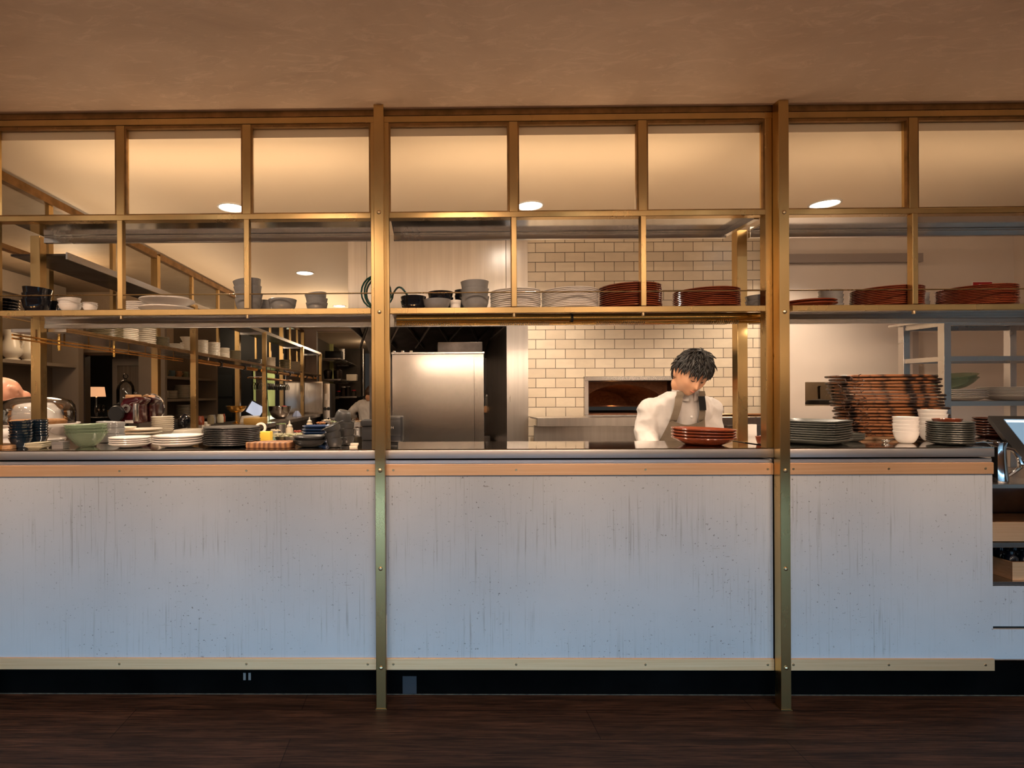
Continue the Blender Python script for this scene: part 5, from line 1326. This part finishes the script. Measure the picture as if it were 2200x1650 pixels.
def hair_mb(T, zb, vol=1.22, tufts=260, seed=1, top=1.14, len_=.045):
    rr = random.Random(seed)
    def fn(d):
        p = head_pt(d); k = (p.z-zb(p.y, p.x))/.016; k = max(0, min(1, k*.5+.5)); k = smooth(k)
        nz = mnoise.noise(d*3.2+V((seed,0,0)))*.05+mnoise.noise(V((d.x*14, d.y*14, d.z*3)))*.025
        v = vol+(top-vol)*max(0, d.z)**2
        return p*(.94+(v+nz-.94)*k)
    m = sph(72, 60, fn)
    k = 0
    while k < tufts:
        d = V((rr.gauss(0,1), rr.gauss(0,1), rr.gauss(.35,1))).normalized(); p = head_pt(d)
        if p.z < zb(p.y, p.x)+.002: continue
        k += 1
        q = p*(1.0+(vol-1)*.75); edge = p.z < zb(p.y, p.x)+.035
        q = p*(1.0+(vol-1)*.82)
        dn = V((rr.gauss(0,.28), -.30 if d.y < .2 else .15, -1)); dr = (dn-d*dn.dot(d))
        if dr.length < .1: continue
        dr.normalize(); L = rr.uniform(.7,1.3)*len_; pts = [q]; wild = rr.random() < .06
        for s in range(4): q = q+(dr+d*((.55 if wild else .22)-.24*s)).normalized()*L/4; pts.append(q)
        m.tube(pts, [.002,.0044,.004,.0028,.0005], 5)
    return m.xform(T)
class Torso:
    def __init__(s, secs): s.s = sorted(secs)
    def at(s, z):
        S_ = s.s
        if z <= S_[0][0]: return S_[0][1:]
        for A, B_ in zip(S_, S_[1:]):
            if z <= B_[0]:
                t = (z-A[0])/(B_[0]-A[0]); return tuple(a+(b-a)*t for a, b in zip(A[1:], B_[1:]))
        return S_[-1][1:]
    def mb(s, grow=0, z0=None, z1=None, n=28, ex=2.4, m=None):
        m = m or MB(); zs_ = []
        z0 = s.s[0][0] if z0 is None else z0; z1 = s.s[-1][0] if z1 is None else z1
        rings = []; K = 16
        for i in range(K+1):
            z = z0+(z1-z0)*i/K; cx, cy, rx, ry = s.at(z); rx += grow; ry += grow; ring = []
            for j in range(n):
                a = 2*PI*j/n; ca, sa = math.cos(a), math.sin(a)
                k = (abs(ca)**ex+abs(sa)**ex)**(-1/ex); ring.append(V((cx+rx*k*ca, cy+ry*k*sa, z)))
            rings.append(ring)
        return m.loft(rings)
    def front(s, x, z, off, ex=2.4):
        cx, cy, rx, ry = s.at(z); u = min(abs((x-cx)/(rx+off)), .98)
        return cy-(ry+off)*(1-u**ex)**(1/ex)

# ---- the chef plating behind the counter
HC = at(1485,803,.52)
T = Matrix.Translation(HC) @ Matrix.Rotation(.06,4,'Z') @ Matrix.Rotation(.16,4,'Y') @ Matrix.Rotation(.60,4,'X')
bx = at(1472,900,.59).x
tor = Torso([(.80,bx,.80,.175,.125),(.95,bx,.78,.165,.115),(1.08,bx,.745,.172,.115),(1.18,bx+.003,.705,.185,.112),(1.25,bx+.005,.675,.182,.098),(1.29,bx+.008,.655,.145,.085),(1.325,bx+.012,.635,.085,.070),(1.345,bx+.014,.625,.058,.060)])
pr_ = thing('person','black-haired chef in white jacket and taupe apron bending over the counter','person',(bx,.75,0))
S1 = (at(1396,866,.67).x,.675,1.238); E1 = (at(1386,925,.66).x,.665,1.085); W1 = (at(1400,955,.55).x,.545,1.01)
S2 = (at(1524,866,.67).x,.675,1.238); E2 = (at(1532,925,.66).x,.665,1.07); W2_ = (at(1492,955,.55).x,.545,1.0)
b = MB(); tor.mb(-.012, m=b)
nk = T @ V((0,.035,-.085))
limb(b, [(bx+.014,.635,1.31),(nk+V((bx+.014,.635,1.33)))/2, nk], [.058,.055,.055])
b2 = head_mb(T); b.add(b2.v, b2.f)
for S_, E_, W_, sd in ((S1,E1,W1,1),(S2,E2,W2_,-1)):
    limb(b, [S_,E_,W_], [.042,.037,.026])
    hand(b, W_, (-.15*sd+.28*sd,-.55,-.62), (0,-.55,.75), sd, .45)
for sx_ in (-.09,.09):
    limb(b, [(bx+sx_,.80,.82),(bx+sx_*1.1,.80,.46),(bx+sx_*1.15,.83,.09)], [.082,.058,.040])
    b.ball((bx+sx_*1.2,.77,.045),.045,.12,.042)
voxel('body', b, SKIN, .0055, 2, pr_)
j = MB(); tor.mb(.012, .74, 1.335, m=j)
for S_, E_, W_ in ((S1,E1,W1),(S2,E2,W2_)):
    c = V(S_).lerp(V((bx,.66,1.24)),.35)
    limb(j, [c,S_,E_,V(E_).lerp(V(W_),.92)], [.075,.067,.060,.047])
    j.ball(V(S_)+V((0,0,-.004)),.070,.070,.066)
voxel('jacket', j, COAT, .007, 4, pr_, fold=.018, seed=3)
def band(fn, nu, nv, th):
    """thin closed sheet of thickness th whose front is fn(u,v)"""
    m = MB(); A = [[fn(i/(nu-1), k/(nv-1)) for i in range(nu)] for k in range(nv)]
    vs = [p for r in A for p in r]; n0 = len(vs); vs += [p+V((0,th,0)) for p in vs]; fs = []
    for k in range(nv-1):
        for i in range(nu-1):
            a = k*nu+i; fs.append((a,a+1,a+nu+1,a+nu)); fs.append((n0+a+nu,n0+a+nu+1,n0+a+1,n0+a))
    for i in range(nu-1):
        a = i; fs.append((a,n0+a,n0+a+1,a+1)); a = (nv-1)*nu+i; fs.append((a+1,n0+a+1,n0+a,a))
    for k in range(nv-1):
        a = k*nu; fs.append((a+nu,n0+a+nu,n0+a,a)); a = k*nu+nu-1; fs.append((a,n0+a,n0+a+nu,a+nu))
    return m.add(vs, fs)
# collar: a standing band open at the front
cm = MB(); rings = []
for i in range(33):
    a = -PI/2+.20+(2*PI-.40)*i/32; cx, cy = bx+.014, .628
    ring = []
    for rr_, zz_ in ((.066,1.300),(.071,1.300),(.067,1.362),(.062,1.362)):
        ring.append(V((cx+rr_*1.02*math.cos(a), cy-.012+(rr_+.004)*math.sin(a)-.22*(zz_-1.318), zz_+.012*math.sin(a)-.004)))
    rings.append(ring)
obj('collar', cm.loft(rings), COAT, pr_)
# apron: bib, straps, waist tie
zb0 = 1.185
def bib(u, v):
    z = .70+(zb0-.70)*v; half = .235-.145*v; x = bx+.004+(u-.5)*2*half
    zz_ = z - (.030*(1-(2*u-1)**2) if v > .9 else .030*(1-(2*u-1)**2)*v)
    return V((x, tor.front(x, zz_, .012)-.020-.004*math.sin(u*9+v*5), zz_))
ap = obj('apron', band(bib, 19, 16, .004), APRON, pr_, ang=70)
def strap(xa, xb):
    def f(u, v):
        z = zb0-.012+(1.350-zb0)*v; x = xa+(xb-xa)*v+(u-.5)*.036
        y = tor.front(x, min(z,1.30), .012)-.016-.010*math.sin(v*PI)
        return V((x, y-(.012 if v > .8 else 0), z))
    return band(f, 5, 16, .004)
obj('strap', strap(bx-.073, bx-.050), APRON, ap, ang=70)
obj('strap', strap(bx+.080, bx+.062), APRON, ap, ang=70)
def tape(u, v):
    z = 1.235+.075*v; x = bx+.072+(bx+.058-bx-.072)*v+(u-.5)*.038
    return V((x, tor.front(x, min(z,1.30), .012)-.0325, z))
obj('strap_tape', band(tape, 5, 6, .003), BLACKM, ap, ang=70)
for px, py in ((1451,896),(1485,897)):
    p = at(px, py, .58); y = tor.front(p.x, p.z, .012)
    obj('button', MB().lathe([(0,.003),(.005,.003),(.007,.0015),(.007,0),(0,0)],(0,0,0),14).xform(Matrix.Translation((p.x,y-.004,p.z)) @ Matrix.Rotation(PI/2,4,'X')), M('pearl button',(.7,.68,.66),.25), pr_)
tr = MB()
for sx_ in (-.09,.09): limb(tr, [(bx+sx_,.80,.84),(bx+sx_*1.1,.80,.46),(bx+sx_*1.15,.83,.12)], [.095,.075,.062])
tr.ball((bx,.80,.82),.17,.13,.12); voxel('trousers', tr, TROUS, .012, 3, pr_)
for sx_ in (-.09,.09): obj('shoe', MB().lathe([(0,0),(.05,0),(.055,.03),(.05,.07),(.03,.10),(0,.105)],(bx+sx_*1.2,.77,.001),n=20,sy=2.4), BLACKM, pr_)
hb = obj('hair', hair_mb(T, lambda y,x: (.052 if y < -.045 else (.052+(y+.045)*-.78 if y < .03 else -.05-.25*min(y-.03,.05))), 1.18, 760, 5, 1.13, .044), HAIRM, pr_, ang=80)
for s in (-1, 1):
    bm_ = MB().tube([T @ head_pt(V((s*x,-.9,z)).normalized())*1.0 for x,z in ((.16,.27),(.28,.315),(.42,.30),(.54,.25))], [.003,.0045,.004,.002], 6)
    obj('eyebrow', bm_, HAIRM, pr_)
    bm_ = MB().tube([T @ (head_pt(V((s*x,-.92,z)).normalized())*1.004) for x,z in ((.20,.05),(.30,.005),(.40,.0),(.50,.04))], [.0016,.003,.003,.0015], 5)
    obj('eyelash', bm_, HAIRM, pr_)
bm_ = MB().tube([T @ (head_pt(V((x,-.9,z)).normalized())*1.002) for x,z in ((-.22,-.452),(-.11,-.437),(0,-.445),(.11,-.437),(.22,-.452))], [.002,.004,.0042,.004,.002], 6)
obj('lips', bm_, LIPM, pr_)

pr_.location += V((.024,.05,.002))
# ---- the bald cook bending in the side room
def simple_person(label, hp, T, secs, arms, legs, skin, coat, head=True, hairfn=None, hairmat=None, name='person'):
    root = thing(name, label, 'person', (secs[0][1], secs[0][2], 0)); t = Torso(secs); b = MB(); t.mb(-.012, m=b)
    nk = T @ V((0,.03,-.085)); top = secs[-1]
    limb(b, [V((top[1],top[2],top[0]-.02)), (nk+V((top[1],top[2],top[0])))/2, nk], [.058,.055,.054])
    h = head_mb(T); b.add(h.v, h.f)
    for S_, E_, W_, hd, sd in arms:
        limb(b, [S_,E_,W_], [.048,.042,.030]); hand(b, W_, hd, (0,-.4,.8), sd, .45)
    for hpt, kn, an in legs:
        limb(b, [hpt,kn,an], [.08,.058,.042]); b.ball((an[0],an[1]-.06,.045),.045,.12,.042)
    voxel('body', b, skin, .007, 2, root)
    j = MB(); t.mb(.012, secs[0][0]-.05, secs[-1][0]-.01, m=j)
    for S_, E_, W_, hd, sd in arms:
        c = V(S_).lerp(V((secs[-3][1],secs[-3][2],secs[-3][0])),.35)
        limb(j, [c,S_,E_,V(E_).lerp(V(W_),coat[1])], [.075,.068,.060,.052])
    voxel('jacket', j, coat[0], .010, 4, root, fold=.013, seed=hp)
    tr = MB()
    for hpt, kn, an in legs: limb(tr, [hpt,kn,(an[0],an[1],an[2]+.03)], [.092,.075,.062])
    tr.ball(((legs[0][0][0]+legs[1][0][0])/2,legs[0][0][1],legs[0][0][2]),.17,.13,.12); voxel('trousers', tr, TROUS, .014, 3, root)
    for hpt, kn, an in legs: obj('shoe', MB().lathe([(0,0),(.05,0),(.055,.03),(.05,.07),(.03,.10),(0,.105)],(an[0],an[1]-.05,.001),n=16,sy=2.4), BLACKM, root)
    if hairfn: obj('hair', hair_mb(T, hairfn, 1.10, 60, 9, 1.08, .03), hairmat, root, ang=80)
    return root
h1 = at(14,846,1.0)
T1 = Matrix.Translation(h1) @ Matrix.Rotation(-.5,4,'Z') @ Matrix.Rotation(-.25,4,'Y') @ Matrix.Rotation(.85,4,'X')
x1 = at(70,880,1.12).x
simple_person('bald cook in white jacket bending behind the cake dome', 11, T1,
    [(.80,x1-.06,1.22,.175,.13),(.95,x1-.06,1.20,.17,.125),(1.10,x1-.04,1.16,.185,.13),(1.20,x1-.03,1.11,.19,.125),(1.265,x1-.05,1.07,.155,.10),(1.295,x1-.09,1.04,.09,.07),(1.31,x1-.115,1.02,.06,.058)],
    [((x1-.20,1.06,1.20),(x1-.27,1.03,1.02),(x1-.20,.86,.98),(.3,-.8,-.2),1),((x1+.13,1.10,1.215),(x1+.185,1.05,1.10),(x1+.03,.80,1.085),(-.4,-.8,-.1),-1)],
    [((x1-.15,1.22,.82),(x1-.16,1.20,.46),(x1-.17,1.24,.09)),((x1+.02,1.22,.82),(x1+.02,1.20,.46),(x1+.02,1.24,.09))], SKINP, (COAT,.9))
h2 = at(796,845,6.2)
T2 = Matrix.Translation(h2) @ Matrix.Rotation(PI-.5,4,'Z') @ Matrix.Rotation(.35,4,'X')
x2 = at(795,880,6.2).x
simple_person('dark-haired cook in white seen from behind in the far kitchen', 23, T2,
    [(.78,x2,6.2,.17,.125),(.92,x2,6.2,.165,.12),(1.04,x2,6.2,.175,.12),(1.14,x2,6.2,.185,.12),(1.20,x2,6.22,.16,.10),(1.235,x2+.005,6.23,.085,.07),(1.25,x2+.01,6.24,.06,.058)],
    [((x2-.17,6.2,1.165),(x2-.31,6.16,1.05),(x2-.23,6.33,.93),(.2,.8,-.3),1),((x2+.17,6.2,1.165),(x2+.24,6.3,.98),(x2+.12,6.45,.95),(-.2,.8,-.2),-1)],
    [((x2-.09,6.2,.80),(x2-.10,6.2,.45),(x2-.10,6.22,.09)),((x2+.09,6.2,.80),(x2+.10,6.2,.45),(x2+.10,6.22,.09))], SKIN, (COAT,.55),
    hairfn=lambda y,x: (.05 if y < -.05 else -.055), hairmat=HAIRB)
# ------------------------------------------------------------------ light
def light(name, typ, loc, energy, col, rot=(0,0,0), size=None, sy=None, spot=None, blend=.5):
    l = bpy.data.lights.new(name, typ); l.energy = energy; l.color = col
    if typ == 'AREA':
        l.shape = 'RECTANGLE'; l.size = size; l.size_y = sy or size
    elif size is not None: l.shadow_soft_size = size
    if spot: l.spot_size = spot; l.spot_blend = blend
    o = bpy.data.objects.new(name, l); COL.objects.link(o); o.location = loc; o.rotation_euler = rot; return o
WARM = (1,.74,.48); WARMW = (1,.80,.60)
for x,y,z in DLP: light('downlight_beam','SPOT',(x,y,z-.02),90,WARMW,(0,0,0),.06,spot=2.2,blend=.6)
# unseen warm fill added over the trays to brighten the kitchen ceiling
for x0,x1,e in ((XC+.2,XL-.1,4.0),(XL+.1,XR-.15,3.6),(XR+.1,XR+1.7,2.1)):
    light('tray_fill_tilted','AREA',((x0+x1)/2,.15,2.15),e*.72,WARM,(1.80,0,0),x1-x0,.06)
    light('tray_fill_up','AREA',((x0+x1)/2,.12,2.15),e*.62,WARM,(PI,0,0),x1-x0,.06)
for y0,y1,e in ((.5,1.8,2.0),(1.9,3.6,3),(3.8,5.4,3)):
    light('side_ceiling_fill','AREA',(-1.92,(y0+y1)/2,2.08),e,WARM,(PI,0,0),.12,y1-y0)  # likewise added, brightens the ceiling over the side screen
light('far_ceiling_fill','AREA',(-1.2,4.6,2.0),12,WARM,(PI,0,0),.6,2.2)  # fill added in mid-air for the far kitchen ceiling
# pass lights under the shelves
for x0,x1,e in ((XL+.15,XR-.2,9),(XR+.1,xe-.1,2.0),(XC+.2,XL-.2,5)):
    light('pass_light','AREA',((x0+x1)/2,.22,1.64),e,WARMW,(.25,0,0),x1-x0,.05)
# cook light on the bald cook and the side room
light('side_spot','SPOT',(-2.55,.85,2.40),90,WARMW,(0,0,0),.05,spot=1.2,blend=.5)
light('side_room_light','POINT',(-3.0,2.2,2.2),14,WARM,size=.15)
light('lamp_light','POINT',(lx.x,5.6,s0_+.03),6,WARM,size=.04)
light('green_room_light','POINT',(-3.0,8.4,2.0),45,(.95,.95,.7),size=.1)
light('alcove_light','POINT',(-1.0,8.7,2.3),14,WARM,size=.1)
light('navy_room_light','POINT',(-3.2,5.4,2.2),8,WARM,size=.1)
light('slot_light','POINT',(3.1,YW+.5,1.75),4,WARM,size=.05)
light('oven_glow','POINT',((ox0+ox1)/2,YT+.45,oz0+.06),.5,(1,.4,.12),size=.0)
# an added, unseen timber divider behind the camera, keeping daylight off the counter top
bq = thing('daylight_blocker','added unseen timber divider on legs facing the counter across the room','blocker',(0,-3.2,0))
obj('panel', B(-5.5,5.5,-3.26,-3.16,.45,1.62), WOODT, bq, .01)
for k in range(7): obj('leg', B(-5.2+1.7*k,-5.14+1.7*k,-3.24,-3.18,.001,.4495), BLACKM, bq)
obj('fill_trough', MB().box(-5.5,5.5,-3.30,-3.12,1.6205,1.63).box(-5.5,5.5,-3.30,-3.29,1.6301,1.66).box(-5.5,5.5,-3.13,-3.12,1.6301,1.640), BRASS, bq)  # added trough, its lip keeps the fill off the counter front
light('front_ceiling_fill','AREA',(0,-3.2,1.636),68,(1,.70,.46),(2.25,0,0),10,.08)  # unseen lamp added to brighten the front ceiling
# dining side: added unseen warm spots and cool daylight from the low shopfront behind
for k in range(8):
    x = -3.05+.82*k; downlight(x,-1.42,f'added unseen lamp in the dining ceiling before the counter, {ORD[k] if k else "first"} along the row',2.555)
    light('counter_fill_beam','SPOT',(x,-1.42,2.535),190,(1,.68,.46),(.90,0,0),.14,spot=.90,blend=1)  # wash added to warm the upper counter front
    if k % 2 == 0:
        downlight(x,-3.0,f'added unseen lamp deeper in the dining ceiling, {ORD[k//2] if k else "first"} along the row',2.555)
        light('front_fill_spot','SPOT',(x,-3.0,2.535),28,(1,.66,.42),(.5,0,0),.08,spot=2.7,blend=1)  # weak fill added for the front brass and floor
light('shopfront_daylight','AREA',(0,-5.2,.43),310,(.36,.70,1.0),(PI/2,0,0),9,.76)
w = bpy.data.worlds.new('world'); S.world = w; w.use_nodes = True
w.node_tree.nodes['Background'].inputs[0].default_value = (.9,.8,.7,1); w.node_tree.nodes['Background'].inputs[1].default_value = .03
S.cycles.use_denoising = True
S.cycles.max_bounces = 8; S.cycles.diffuse_bounces = 4; S.cycles.glossy_bounces = 4; S.cycles.transparent_max_bounces = 16
S.cycles.caustics_reflective = True; S.cycles.caustics_refractive = False
S.cycles.sample_clamp_indirect = 6
S.cycles.use_adaptive_sampling = True
